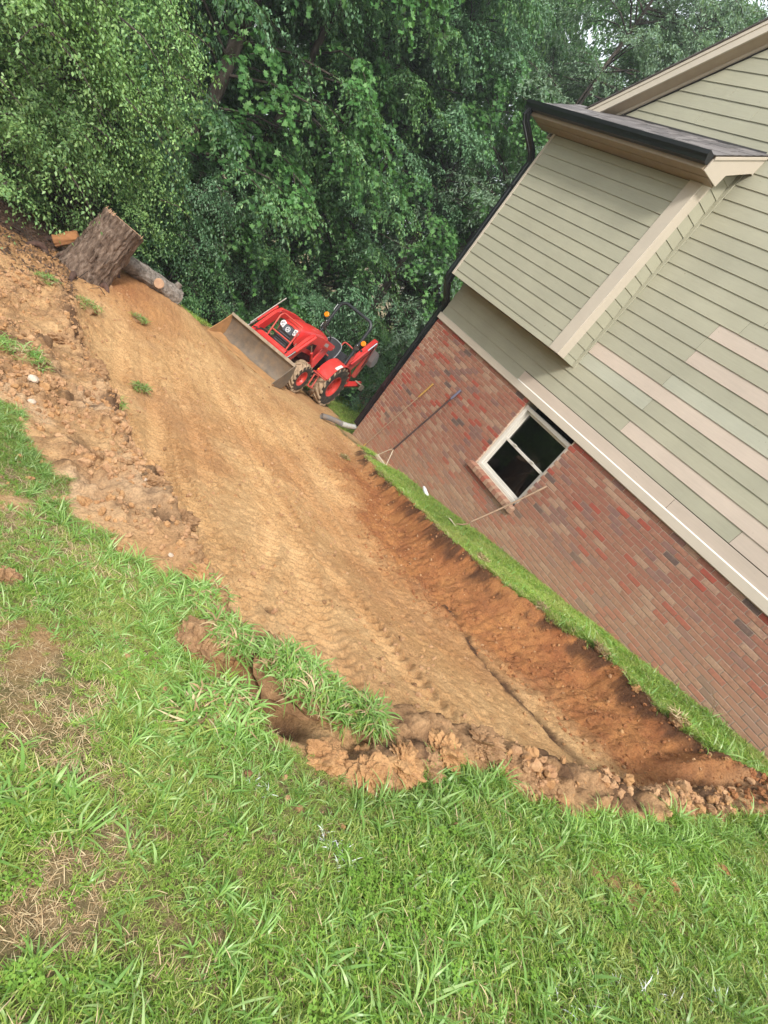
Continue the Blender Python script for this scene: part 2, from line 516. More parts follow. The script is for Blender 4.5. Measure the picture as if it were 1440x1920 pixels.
def micro(x, y, d, side, dr):
    """relief of the bare soil: tyre marks, clods, crumbs, gullies on the cut"""
    ins = ss(-0.01, 0.05, d)
    rg_ = 1 - np.abs(2 * fbm(x * 9, y * 7, 4, 23) - 1)
    h = (0.016 * (fbm(x * 3.0, y * 3.0, 4, 21) - 0.5) + 0.034 * (rg_ - 0.8) * (0.4 + 0.9 * fbm(x * 1.6, y * 1.6, 2, 24)) + 0.013 * (fbm(x * 34, y * 26, 3, 25) - 0.5)) * ins
    rz = rough_zone(x, y, d, side)
    pad = ss(0.05, 0.25, side) * ss(0.15, 0.6, dr)
    nn = ss(0.36, 0.60, fbm(x * 1.3, y * 1.1, 3, 77))
    wav = np.zeros_like(h)
    for k, (pl, hw) in enumerate(TRACKS):
        sp = spline(pl, 4)
        lat, al = poly_coords(x + 0.012 * (fbm(x * 6, y * 6, 2, 9) - 0.5), y, sp)
        u = lat / hw
        m = ss(1.15, 0.85, np.abs(u)) * ss(0.02, 0.3, al)
        per = 0.082 + 0.007 * (k % 3)
        arc = 0.62 * (u * u) + (0.25 if k % 2 else -0.2) * u
        r = np.sin(2 * math.pi * (al / per + arc * 1.6))
        r = np.sign(r) * np.abs(r) ** 0.75
        strength = (1 - 0.75 * ss(3.0, 3.5, x) * ss(4.2, 2.8, y)) * (0.45 + 0.65 * ss(0.36, 0.56, fbm(x * 2.1 + k, y * 1.7, 2, 40 + k)))
        new = m * (0.0190 * r * strength - 0.006)
        wav = np.where(m > 0.3, wav * (1 - m) + new, wav + new * 0.5)
        wav += 0.004 * np.exp(-((np.abs(u) - 1.25) / 0.18) ** 2) * ss(0.02, 0.3, al)
    h = h + wav * pad
    # dozer-scraped long grooves and scattered crumbs over the pad
    h += 0.004 * (fbm(x * 26, y * 9, 3, 55) - 0.5) * ins
    cr = lumps(x, y, 0.055, 3) * ss(0.62, 0.8, vnoise(x * 14, y * 14, 13))
    h += 0.016 * cr * ins * (0.35 + 0.65 * nn)
    h += 0.012 * lumps(x + 0.01 * (vnoise(x * 30, y * 30, 5) - .5), y, 0.035, 93) * ss(0.55, 0.72, fbm(x * 3.5, y * 3.5, 3, 94)) * ins
    # clods
    wx = x + 0.05 * (fbm(x * 9, y * 9, 3, 61) - 0.5); wy = y + 0.05 * (fbm(x * 9, y * 9, 3, 62) - 0.5)
    h += rz * (0.100 * (lumps(wx, wy, 0.22, 5) - 0.25) + 0.050 * lumps(wx, wy, 0.09, 8) + 0.026 * lumps(wx, wy, 0.04, 15) + 0.05 * (fbm(x * 14, y * 14, 4, 4, 0.6) - 0.5))
    lft = np.exp(-((poly_dist(x, y, PAD_LEFT) - 0.02) / 0.30) ** 2) * ss(1.7, 2.2, y) * ss(8.5, 7.0, y) * ss(-0.05, 0.05, d)
    h += lft * (0.06 + 0.27 * (fbm(x * 4.2, y * 3.0, 4, 87, 0.6) - 0.45))
    # the cut beside the house: rills and lumps
    cut = ss(0.0, 0.08, dr) * ss(1.35, 0.7, dr) * ss(7.4, 5.5, y) * ss(-0.01, 0.04, d)
    h += cut * (0.110 * (fbm(x * 3.4, y * 5.0, 5, 31, 0.6) - 0.5) + 0.050 * (lumps(x, y, 0.17, 25) - 0.3) * fbm(x * 2, y * 2, 2, 29) * 1.6 + 0.024 * lumps(x, y, 0.06, 28) + 0.02 * (1 - np.abs(2 * fbm(x * 12, y * 9, 3, 30) - 1)))
    lip = np.exp(-((dr - 0.02) / 0.07) ** 2) * ss(7.6, 6.5, y)
    h += lip * (0.05 * (lumps(x, y, 0.11, 35) - 0.1) + 0.03 * (fbm(x * 12, y * 12, 3, 36) - 0.5)) * ss(-0.09, 0.02, d)
    # dark groove where a root or old pipe line ran
    g = poly_dist(x, y, [(4.80, 2.95), (4.58, 2.45), (4.46, 2.1), (4.36, 1.75), (4.36, 1.45), (4.22, 1.15), (4.15, 0.80)])
    h -= 0.036 * np.exp(-((g + 0.05 * (fbm(x * 7, y * 7, 3, 63) - 0.5)) / 0.045) ** 2) * ins * (0.3 + 1.2 * ss(0.4, 0.6, fbm(x * 2.5, y * 2.5, 2, 64)))
    # two small holes in the lawn-side bank
    for hx, hy, hr, hd in ((1.16, 2.35, 0.075, 0.12), (1.27, 1.13, 0.10, 0.22), (1.38, 1.01, 0.07, 0.14), (1.18, 3.0, 0.06, 0.08), (1.30, 5.35, 0.09, 0.16), (2.05, 2.24, 0.03, 0.04), (2.22, 2.1, 0.025, 0.03)):
        h -= hd * np.exp(-(((x - hx) ** 2 + (y - hy) ** 2) / hr ** 2))
    # lawn unevenness
    h += 0.022 * (fbm(x * 4, y * 4, 3, 66) - 0.5) * (1 - ins)
    return h, rz, cut


def ground_full(x, y):
    x = np.asarray(x, float); y = np.asarray(y, float)
    dep, d, side, dr = pad_depth(x, y)
    h, rz, cut = micro(x, y, d, side, dr)
    far = ss(22, 14, np.hypot(x, y))
    return lawn_z(x, y) - dep + h * far, d, side, dr, rz, cut


def gz(x, y):
    return float(ground_full(np.array([x]), np.array([y]))[0][0])


def axis(parts):
    out = [parts[0][0]]
    for a, b, s0, s1 in parts:
        x = a
        while x < b - 1e-6:
            t = (x - a) / (b - a)
            x = min(b, x + s0 + (s1 - s0) * t)
            out.append(x)
    return np.array(out)


gx = axis([(-300, -20, 60, 10), (-20, -3, 4, 0.6), (-3, 0.2, 0.5, 0.03), (0.2, 5.7, 0.0125, 0.0135), (5.7, 6.9, 0.02, 0.03), (6.9, 14, 0.1, 0.6), (14, 40, 1, 6), (40, 300, 15, 60)])
gy = axis([(-300, -20, 60, 10), (-20, -2, 4, 0.4), (-2, -0.3, 0.2, 0.025), (-0.3, 4.0, 0.0115, 0.0145), (4.0, 7.0, 0.0145, 0.021), (7.0, 10.0, 0.021, 0.05), (10, 16, 0.05, 0.3), (16, 50, 0.5, 5), (50, 400, 10, 60)])
GX, GY = np.meshgrid(gx, gy)
ZZ, DD, SD, DR, RZM, CUTM = ground_full(GX.ravel(), GY.ravel())
nx, ny = len(gx), len(gy)
idx = np.arange(nx * ny).reshape(ny, nx)
F = np.stack([idx[:-1, :-1].ravel(), idx[:-1, 1:].ravel(), idx[1:, 1:].ravel(), idx[1:, :-1].ravel()], 1)

m = NT('soil_and_turf')
P = m.pos()
n1 = m.noise(1.1, 6, 0.6, vec=P); n2 = m.noise(9, 6, 0.65, vec=P); n3 = m.noise(70, 5, 0.7, vec=P); n4 = m.noise(260, 3, 0.7, vec=P)
tan = m.mix(m.ramp(n1, [(0.35, 0.0), (0.65, 1.0)]), (0.620, 0.400, 0.200), (0.515, 0.310, 0.142))
tan = m.mix(m.ramp(n2, [(0.40, 0.0), (0.72, 0.75)]), tan, (0.38, 0.205, 0.085))
tan = m.mix(m.ramp(m.noise(2.3, 5, 0.6, vec=m.pos((1, 0.6, 1))), [(0.56, 0.0), (0.75, 0.45)]), tan, (0.58, 0.39, 0.215))
red = m.mix(m.ramp(m.noise(2.6, 6, 0.65, vec=P), [(0.36, 0.0), (0.62, 1.0)]), (0.40, 0.185, 0.070), (0.28, 0.112, 0.046))
red = m.mix(m.ramp(m.noise(7, 5, 0.65, vec=P), [(0.5, 0.0), (0.7, 0.6)]), red, (0.20, 0.080, 0.040))
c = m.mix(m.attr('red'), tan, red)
clod = m.mix(m.ramp(n2, [(0.35, 0.0), (0.65, 1.0)]), (0.45, 0.275, 0.145), (0.27, 0.155, 0.080))
c = m.mix(m.attr('clod'), c, clod)
c = m.mix(m.attr('pale'), c, (0.66, 0.48, 0.31))
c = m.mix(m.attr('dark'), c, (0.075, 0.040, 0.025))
turf = m.mix(m.ramp(m.noise(5, 5, vec=P), [(0.35, 0.0), (0.65, 1.0)]), (0.13, 0.125, 0.045), (0.27, 0.195, 0.105))
turf = m.mix(m.attr('mulch'), turf, m.mix(m.ramp(m.noise(24, 5, 0.7, vec=P), [(0.4, 0.0), (0.6, 1.0)]), (0.055, 0.032, 0.022), (0.19, 0.11, 0.075)))
c = m.mix(m.attr('turf'), c, turf)
c = m.mix(1.0, c, m.ramp(n3, [(0.28, 0.55), (0.5, 1.0), (0.75, 1.25)]), 'MULTIPLY')
c = m.mix(m.math('MULTIPLY', m.ramp(m.noise(34, 4, 0.75, vec=m.pos((1, 0.7, 1))), [(0.60, 0.0), (0.70, 0.55)]), m.math('SUBTRACT', 1.0, m.attr('turf'))), c, (0.17, 0.085, 0.042))
c = m.mix(m.ramp(m.noise(52, 4, 0.75, vec=P), [(0.66, 0.0), (0.76, 0.5)]), c, (0.68, 0.50, 0.30))
m.set('Base Color', c); m.set('Roughness', 0.95); m.set('Specular IOR Level', 0.15)
hb = m.math('ADD', m.math('ADD', m.math('MULTIPLY', n3, 0.8), m.math('MULTIPLY', n4, 0.35)), m.math('MULTIPLY', m.noise(30, 5, 0.7, vec=P), 1.3))
m.bump(hb, 0.9, 0.018)
M_SOIL = m.mat

gme = np_mesh('ground', np.stack([GX.ravel(), GY.ravel(), ZZ], 1), F, M_SOIL, smooth=True)


def set_attr(me, name, arr):
    a = me.attributes.new(name, 'FLOAT', 'POINT')
    a.data.foreach_set('value', np.ascontiguousarray(arr, dtype=np.float32))


X1, Y1 = GX.ravel(), GY.ravel()
edge_n = 0.14 * (fbm(X1 * 6, Y1 * 6, 4, 91) - 0.5)
turf_m = ss(0.03, -0.03, DD + edge_n)
# bare patches eaten into the lawn by spilt soil
sp = ss(0.64, 0.72, fbm(X1 * 2.2, Y1 * 2.2, 3, 17)) * ss(0.9, 0.2, -DD) * (Y1 < 8) * (X1 < 6.2)
turf_m = np.clip(turf_m - 0.8 * sp, 0, 1)
gravel = ss(6.1, 6.5, X1) * ss(6.3, 7.2, Y1) * ss(9.2, 8.8, Y1)
turf_m = np.clip(turf_m - 0.75 * gravel, 0, 1)
set_attr(gme, 'turf', turf_m)
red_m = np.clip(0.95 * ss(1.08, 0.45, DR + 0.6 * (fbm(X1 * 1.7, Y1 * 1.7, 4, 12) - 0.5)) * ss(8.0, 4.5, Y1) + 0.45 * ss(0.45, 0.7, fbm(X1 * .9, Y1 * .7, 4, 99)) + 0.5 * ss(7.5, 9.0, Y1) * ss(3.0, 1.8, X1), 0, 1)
set_attr(gme, 'red', red_m)
set_attr(gme, 'clod', np.clip(RZM * 1.1, 0, 1) * 0.85)
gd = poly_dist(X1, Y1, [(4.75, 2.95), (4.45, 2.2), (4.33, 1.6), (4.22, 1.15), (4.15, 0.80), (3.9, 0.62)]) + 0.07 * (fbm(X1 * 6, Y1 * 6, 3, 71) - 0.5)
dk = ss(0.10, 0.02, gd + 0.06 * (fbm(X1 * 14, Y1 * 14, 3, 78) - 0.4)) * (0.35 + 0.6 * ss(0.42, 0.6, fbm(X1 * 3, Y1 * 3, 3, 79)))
dk = np.maximum(dk, 0.85 * ss(0.11, 0.02, np.abs(DR - 0.05) + 0.10 * (fbm(X1 * 16, Y1 * 16, 3, 70) - 0.45)) * ss(0.42, 0.52, fbm(X1 * 8, Y1 * 8, 4, 72)) * (DD > -0.05) * (Y1 < 7.2))  # shade under the lip of the cut, put into the soil colour
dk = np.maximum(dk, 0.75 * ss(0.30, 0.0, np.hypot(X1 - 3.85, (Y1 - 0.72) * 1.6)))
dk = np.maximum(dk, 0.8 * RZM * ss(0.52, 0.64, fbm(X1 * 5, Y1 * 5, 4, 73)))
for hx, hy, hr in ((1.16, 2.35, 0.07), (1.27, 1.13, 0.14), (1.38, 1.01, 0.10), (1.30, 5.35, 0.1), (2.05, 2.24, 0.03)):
    dk = np.maximum(dk, 1.0 * np.exp(-(((X1 - hx) ** 2 + (Y1 - hy) ** 2) / hr ** 2)))  # darkness inside the hollows is painted into the soil as shade
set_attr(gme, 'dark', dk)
set_attr(gme, 'pale', np.clip(0.5 * ss(1.35, 1.0, X1) * ss(2.0, 2.6, Y1) * ss(5.2, 4.2, Y1) * ss(0.4, 0.62, fbm(X1 * 3, Y1 * 2, 3, 74)) + 0.6 * gravel * (fbm(X1 * 9, Y1 * 9, 3, 75)), 0, 1))
set_attr(gme, 'mulch', np.clip(ss(7.2, 7.9, Y1 + 0.3 * X1 - 0.25) * ss(1.6, 1.0, X1), 0, 1) * ss(14, 12, Y1))
go = link('ground', gme)
tag(go, kind='structure')

# ================================================================== HOUSE
WX = 6.70                      # face of the brick wall
house = empty('house', (WX, 8.6, -3.2))
tag(house, 'house with sage green lap siding above a red brick wall, black gutter and downspout', 'house')
HO = Vector((WX, 8.6, -3.2))


def hbuild(mb, name, mats, parent=house, **k):
    """world-space shapes -> part of the house"""
    off = HO if parent is house else HO
    mb.v = [(a[0] - off[0], a[1] - off[1], a[2] - off[2]) for a in mb.v]
    return mb.build(name, mats, parent, **k)


M_CREAM = simple('cream_paint', (0.51, 0.455, 0.375), 0.55, var=0.04, scale=3, bump=0.1, bscale=40)
M_FRAME = simple('window_vinyl', (0.60, 0.575, 0.52), 0.45, var=0.05, scale=5)
M_BLACK = simple('black_aluminium', (0.012, 0.013, 0.016), 0.32, var=0.1, scale=6, coat=0.2)
M_SOFFIT = simple('tan_soffit_paint', (0.31, 0.245, 0.17), 0.6, var=0.08, scale=4, bump=0.1)
M_UNDER = simple('raw_underside', (0.16, 0.12, 0.08), 0.8, var=0.2, scale=5)


def siding_material(name, c1, c2):
    m = NT(name)
    g = m.noise(3.0, 5, 0.6, vec=m.pos((30, 1.2, 26)))
    c = m.mix(m.ramp(m.objrand(), [(0.0, 0.0), (1.0, 1.0)]), c1, c2)
    c = m.mix(1.0, c, m.ramp(m.noise(1.4, 5, vec=m.pos()), [(0.3, 0.92), (0.7, 1.06)]), 'MULTIPLY')
    c = m.mix(1.0, c, m.ramp(g, [(0.35, 0.96), (0.65, 1.03)]), 'MULTIPLY')
    sp = m.ramp(m.noise(38, 1, 0.3, vec=m.pos()), [(0.80, 0.0), (0.82, 1.0)])
    c = m.mix(m.math('MULTIPLY', sp, 0.6), c, (0.12, 0.09, 0.06))
    m.set('Base Color', c); m.set('Roughness', 0.62); m.set('Specular IOR Level', 0.3)
    m.bump(g, 0.22, 0.003)
    return m.mat


M_SAGE = siding_material('sage_siding', (0.360, 0.352, 0.265), (0.335, 0.330, 0.252))
M_SAGE2 = siding_material('sage_siding_fresh', (0.385, 0.390, 0.312), (0.370, 0.375, 0.298))
M_PINK = siding_material('primed_siding', (0.50, 0.425, 0.355), (0.47, 0.40, 0.335))

# --- brick wall
BRICKS = []
for nm, ca, cb, cc in (('red', (0.31, 0.075, 0.050), (0.25, 0.070, 0.050), (0.35, 0.16, 0.10)),
                       ('brown_red', (0.235, 0.100, 0.070), (0.29, 0.125, 0.085), (0.16, 0.085, 0.068)),
                       ('dusty_rose', (0.305, 0.150, 0.100), (0.215, 0.100, 0.070), (0.39, 0.245, 0.155)),
                       ('tan_flashed', (0.34, 0.215, 0.145), (0.27, 0.155, 0.115), (0.42, 0.30, 0.19)),
                       ('plum', (0.180, 0.100, 0.085), (0.24, 0.125, 0.098), (0.13, 0.082, 0.072)),
                       ('dark', (0.100, 0.070, 0.062), (0.15, 0.098, 0.082), (0.21, 0.135, 0.10))):
    m = NT('brick_' + nm)
    P = m.pos()
    band = m.noise(2.6, 6, 0.68, vec=m.pos((4, 13, 9)))
    c = m.mix(m.ramp(band, [(0.44, 0.0), (0.60, 1.0)]), ca, cb)
    c = m.mix(m.ramp(m.noise(4.0, 3, 0.6, vec=m.pos((3, 9, 4))), [(0.60, 0.0), (0.72, 0.7)]), c, cc)
    c = m.mix(m.ramp(m.noise(90, 4, 0.7, vec=P), [(0.58, 0.0), (0.75, 0.5)]), c, (0.45, 0.33, 0.25))
    # clay dust splashed up from the ground, thicker low down: a stain on the bricks
    sx = m.n.new('ShaderNodeSeparateXYZ'); m.l.new(P, sx.inputs[0])
    hgt = m.math('ADD', m.math('ADD', sx.outputs[2], m.math('MULTIPLY', sx.outputs[1], 0.225)), 1.3)
    hgt = m.math('SUBTRACT', hgt, m.math('MULTIPLY', m.noise(1.5, 4, vec=P), 0.5))
    st = m.ramp(hgt, [(0.0, 0.50), (0.40, 0.18), (0.85, 0.0)])
    c = m.mix(st, c, m.mix(m.ramp(band, [(0.3, 0.0), (0.7, 1.0)]), (0.44, 0.29, 0.18), (0.33, 0.20, 0.13)))
    m.set('Base Color', c); m.set('Roughness', 0.85); m.set('Specular IOR Level', 0.2)
    m.bump(m.noise(120, 4, 0.7, vec=P), 0.35, 0.003)
    BRICKS.append(m.mat)
m = NT('mortar')
P = m.pos()
m.set('Base Color', m.mix(m.ramp(m.noise(3, 5, vec=P), [(0.3, 0.0), (0.7, 1.0)]), (0.56, 0.445, 0.35), (0.44, 0.345, 0.265)))
m.set('Roughness', 0.95); m.bump(m.noise(90, 4, vec=P), 0.5, 0.004)
M_MORTAR = m.mat

WIN = (4.56, 5.66, -1.70, -0.42)         # opening y0, y1, z0, z1
BL, BC = 0.2035, 0.0680                  # brick and joint, course height
ZTOP = -0.425
# wall core with the opening left out
wb = MB()
for (y0, y1, z0, z1) in ((-4.0, WIN[0], -4.2, ZTOP + 0.06), (WIN[1], 8.592, -4.2, ZTOP + 0.06), (WIN[0], WIN[1], -4.2, WIN[2])):
    wb.box((WX + 0.009, y0, z0), (WX + 0.30, y1, z1))
wb.box((WX + 0.006, 8.2, -4.2), (WX + 9.0, 8.592, ZTOP + 0.06))                 # the left return of the house
hbuild(wb, 'wall', M_MORTAR)
ub = MB()
ub.box((WX + 0.02, -4.0, ZTOP + 0.07), (WX + 0.25, 8.58, 3.4))
ub.box((WX + 0.25, 8.3, ZTOP + 0.07), (WX + 9.0, 8.58, 3.4))
rake_y = lambda z: 7.85 - (z - 3.58) / 0.784
ub.prism([(-4.0, 3.4), (rake_y(3.4) + 0.02, 3.4), (-0.2, 3.58 + 0.784 * 8.05), (-4.0, 3.58 + 0.784 * 4.2)], WX + 0.02, WX + 0.25, axis=0)
hbuild(ub, 'upper_wall', M_UNDER)


def brick_shape(L, H, D=0.022, b=0.0035, jit=None):
    """front face with worn edges; face at x = 0 looking towards -x, centred on y and z"""
    l, h = L / 2, H / 2
    vs = [(0, -l + b, -h + b), (0, l - b, -h + b), (0, l - b, h - b), (0, -l + b, h - b), (b, -l, -h), (b, l, -h), (b, l, h), (b, -l, h), (D, -l, -h), (D, l, -h), (D, l, h), (D, -l, h)]
    if jit: vs = [(a + jit.uniform(-.0008, .0008), q + jit.uniform(-.0012, .0012), z + jit.uniform(-.001, .001)) for a, q, z in vs]
    fs = [(0, 3, 2, 1)] + [(i, (i + 1) % 4, (i + 1) % 4 + 4, i + 4) for i in range(4)] + [(i + 4, (i + 1) % 4 + 4, (i + 1) % 4 + 8, i + 8) for i in range(4)]
    return vs, fs


FL, FH = BL - 0.0095, BC - 0.0100
BM = []
for mat_ in BRICKS:
    q = MB(); q.add(*brick_shape(FL, FH, jit=rnd))
    me = bpy.data.meshes.new('brick'); me.from_pydata(q.v, [], q.f); me.materials.append(mat_)
    BM.append(me)
WTS = [0.10, 0.30, 0.33, 0.14, 0.11, 0.02]
cand = []
r2 = random.Random(31)
for i in range(0, 58):
    zc = ZTOP - 0.006 - BC * (i + 0.5)
    off = (i % 2) * BL / 2
    y = 8.6 - FL / 2 if i % 2 == 0 else 8.6 - FL / 4
    first = True
    while y > -3.6:
        ya, yb = y - FL / 2, y + FL / 2
        if i % 2 and first: ya, yb = 8.6 - FL / 2 + 0.0, 8.6
        segs = [(ya, yb)]
        if WIN[2] < zc + BC * 0.5 and zc < WIN[3]:
            if ya < WIN[1] and yb > WIN[0]:
                segs = [(max(ya, WIN[1]), yb), (ya, min(yb, WIN[0]))]
        for a, b in segs:
            if b - a > 0.03:
                gy_ = 0.5 * (a + b)
                if zc > -1.3 - 0.225 * gy_ - 0.16:
                    tone = vnoise(np.array([gy_ * 1.3]), np.array([zc * 3.0]), 3)[0]
                    k = r2.choices(range(6), WTS)[0]
                    if tone > 0.66 and r2.random() < 0.25: k = 0
                    cand.append((gy_, zc, b - a, k))
        y -= BL * (0.75 if (i % 2 and first) else 1.0)
        first = False
seen = []
for n_, (yy, zz, ll, k) in enumerate(cand):
    p = project((WX, yy, zz))
    if p and 0 < p[0] < 1440 and 0 < p[1] < 1920 and zz > -1.3 - 0.225 * yy:
        seen.append((ll / p[2] * ll / p[2] , n_))
seen.sort(reverse=True)
near = set(n_ for _, n_ in seen[:285])
JB = MB(); JM = []
for n_, (yy, zz, ll, k) in enumerate(cand):
    dx = r2.uniform(-0.0022, 0.0012)
    if n_ in near:
        o = bpy.data.objects.new('brick', BM[k]); COL.objects.link(o); o.parent = house
        o.location = (dx, yy - 8.6, zz + 3.2)
        o.rotation_euler = (r2.uniform(-.006, .006), r2.uniform(-.01, .01), r2.uniform(-.004, .004))
        o.scale = (1, ll / FL, 1)
    else:
        vs, fs = brick_shape(ll, FH, jit=r2)
        JB.add([(a + dx + WX, b + yy, c + zz) for a, b, c in vs], fs, k)
o = hbuild(JB, 'brick_courses', BRICKS, fix=False); o['kind'] = 'stuff'

# --- window
y0, y1, z0, z1 = WIN
win = hbuild((lambda q: (q.box((WX + 0.045, y0 + 0.002, z0 + 0.055), (WX + 0.16, y0 + 0.055, z1 - 0.075)),
                         q.box((WX + 0.045, y1 - 0.065, z0 + 0.055), (WX + 0.16, y1 - 0.002, z1 - 0.075)),
                         q.box((WX + 0.047, y0 + 0.055, z1 - 0.135), (WX + 0.16, y1 - 0.065, z1 - 0.077)),
                         q.box((WX + 0.047, y0 + 0.055, z0 + 0.055), (WX + 0.16, y1 - 0.065, z0 + 0.10)), q)[-1])(MB()), 'window', M_FRAME, bevel=0.005)


def ring(q, x0, x1, a, b, c, d, w):
    q.box((x0, a, c), (x1, a + w, d)); q.box((x0, b - w, c), (x1, b, d))
    q.box((x0 + .001, a + w, c), (x1, b - w, c + w)); q.box((x0 + .001, a + w, d - w), (x1, b - w, d))


zm = (z0 + z1) / 2 - 0.01
q = MB(); ring(q, WX + 0.085, WX + 0.115, y0 + 0.056, y1 - 0.066, z0 + 0.101, zm + 0.022, 0.042)
q.box((WX + 0.060, y0 + 0.3, zm + 0.022), (WX + 0.085, y0 + 0.36, zm + 0.034)); q.box((WX + 0.060, y1 - 0.36, zm + 0.022), (WX + 0.085, y1 - 0.30, zm + 0.034))
hbuild(q, 'sash', M_FRAME, parent=win, bevel=0.003)
q = MB(); ring(q, WX + 0.118, WX + 0.145, y0 + 0.056, y1 - 0.066, zm - 0.018, z1 - 0.136, 0.036)
hbuild(q, 'sash', M_FRAME, parent=win, bevel=0.003)
q = MB()
q.prism([(WX + 0.028, z0 + 0.045), (WX + 0.085, z0 + 0.062), (WX + 0.085, z0 + 0.012), (WX + 0.028, z0 + 0.012)], y0 + 0.07, y1 - 0.02, axis=1)
hbuild(q, 'sill', M_CREAM, parent=win)
m = NT('window_glass')
gl = m.n.new('ShaderNodeBsdfGlossy'); gl.inputs['Roughness'].default_value = 0.03; gl.inputs[0].default_value = (1, 1, 1, 1)
tp = m.n.new('ShaderNodeBsdfTransparent'); tp.inputs[0].default_value = (0.30, 0.32, 0.32, 1)
fr = m.n.new('ShaderNodeFresnel'); fr.inputs[0].default_value = 1.6
mx = m.n.new('ShaderNodeMixShader'); m.l.new(fr.outputs[0], mx.inputs[0]); m.l.new(tp.outputs[0], mx.inputs[1]); m.l.new(gl.outputs[0], mx.inputs[2]); m.l.new(mx.outputs[0], m.out.inputs[0])
M_GLASS = m.mat
for (a, b, c) in ((z0 + 0.14, zm - 0.012, 0.10), (zm + 0.012, z1 - 0.168, 0.132)):
    q = MB(); q.box((WX + c, y0 + 0.09, a), (WX + c + 0.005, y1 - 0.10, b)); hbuild(q, 'pane', M_GLASS, parent=win)
# the unlit room behind it
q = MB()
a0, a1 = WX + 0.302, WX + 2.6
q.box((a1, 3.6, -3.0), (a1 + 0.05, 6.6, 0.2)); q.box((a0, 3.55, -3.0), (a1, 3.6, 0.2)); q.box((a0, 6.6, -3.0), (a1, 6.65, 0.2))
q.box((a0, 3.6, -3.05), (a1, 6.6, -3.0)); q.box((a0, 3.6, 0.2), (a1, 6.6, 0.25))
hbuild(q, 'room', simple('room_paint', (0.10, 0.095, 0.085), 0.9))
q = MB()
q.box((WX + 0.55, 4.45, -1.85), (WX + 0.8, 4.85, -1.52)); q.box((WX + 0.6, 4.4, -1.50), (WX + 0.75, 5.1, -1.46))
hbuild(q, 'stored_box', simple('grey_plastic', (0.28, 0.30, 0.31), 0.5))
q = MB(); q.tube(spline([(WX + 0.45, 4.86, -0.40), (WX + 0.46, 4.80, -0.80), (WX + 0.5, 4.92, -1.15), (WX + 0.5, 5.15, -1.30), (WX + 0.48, 5.35, -1.62), (WX + 0.48, 5.42, -1.9)], 6), 0.014, 7)  # pale tubes added behind the panes, standing in for faint reflections
q.tube(spline([(WX + 0.52, 5.0, -0.9), (WX + 0.5, 4.82, -1.02), (WX + 0.5, 4.78, -1.25)], 5), 0.016, 7)
hbuild(q, 'pane_reflection_tubes', simple('pale_pane_reflection', (0.55, 0.55, 0.52), 0.5), smooth='auto')
# rowlock sill: bricks on edge, sloping out
nb = 15
for i in range(nb):
    w = (y1 + 0.06 - (y0 - 0.06)) / nb
    yy = y0 - 0.06 + w * (i + 0.5)
    q = MB()
    q.prism([(-0.060, -0.062), (0.03, -0.062), (0.03, 0.052), (-0.060, 0.016)], -w / 2 + 0.0035, w / 2 - 0.0035, axis=1)
    o = q.build('sill_brick', BRICKS[r2.choice([0, 2, 1, 0, 3])], house, bevel=0.004)
    o.location = (0, yy - 8.6, z0 - 0.012 + 3.2)
q = MB(); q.box((WX - 0.045, y0 - 0.055, z0 - 0.068), (WX + 0.02, y1 + 0.055, z0 - 0.012))
hbuild(q, 'sill_mortar', M_MORTAR)

# --- trim at the top of the brick
q = MB(); q.box((WX - 0.038, -3.9, ZTOP), (WX + 0.02, 8.615, -0.312)); hbuild(q, 'band_board', M_CREAM, bevel=0.004)
for a, b in ((2.972, 6.085), (-0.70, 2.966), (-3.9, -0.706)):
    q = MB(); q.box((WX - 0.018, a, -0.310), (WX + 0.01, b, -0.150)); o = hbuild(q, 'skirt_board', M_PINK, bevel=0.002)
q = MB(); q.prism([(WX - 0.034, -0.3115), (WX - 0.019, -0.300), (WX - 0.019, -0.3115)], -3.9, 6.085, axis=1); hbuild(q, 'caulk_line', simple('white_caulk', (0.75, 0.72, 0.66), 0.4, var=0.03))

# --- lap siding of the main wall, row by row
EX = 0.1806


def lap(name, ya, yb, zb, zt, mat, x=WX, cut=None):
    """one board: bottom edge stands 14 mm proud, top tucks under the next"""
    t = 0.008
    zt2 = zt + 0.022
    q = MB()
    ya2 = ya
    yb_b, yb_t = (yb, yb) if cut is None else (min(yb, cut(zb)), min(yb, cut(zt2)))
    if yb_b - ya2 < 0.03: return None
    if yb_t < ya2 + 0.004: yb_t = ya2 + 0.004
    vs = [(x - 0.014, ya, zb), (x - 0.014 + t, ya, zb), (x + t - 0.002, ya, zt2), (x - 0.002, ya, zt2),
          (x - 0.014, yb_b, zb), (x - 0.014 + t, yb_b, zb), (x + t - 0.002, yb_t, zt2), (x - 0.002, yb_t, zt2)]
    q.add(vs, [(0, 3, 2, 1), (4, 5, 6, 7), (0, 1, 5, 4), (1, 2, 6, 5), (2, 3, 7, 6), (3, 0, 4, 7)])
    return hbuild(q, name, mat, bevel=0.0012)


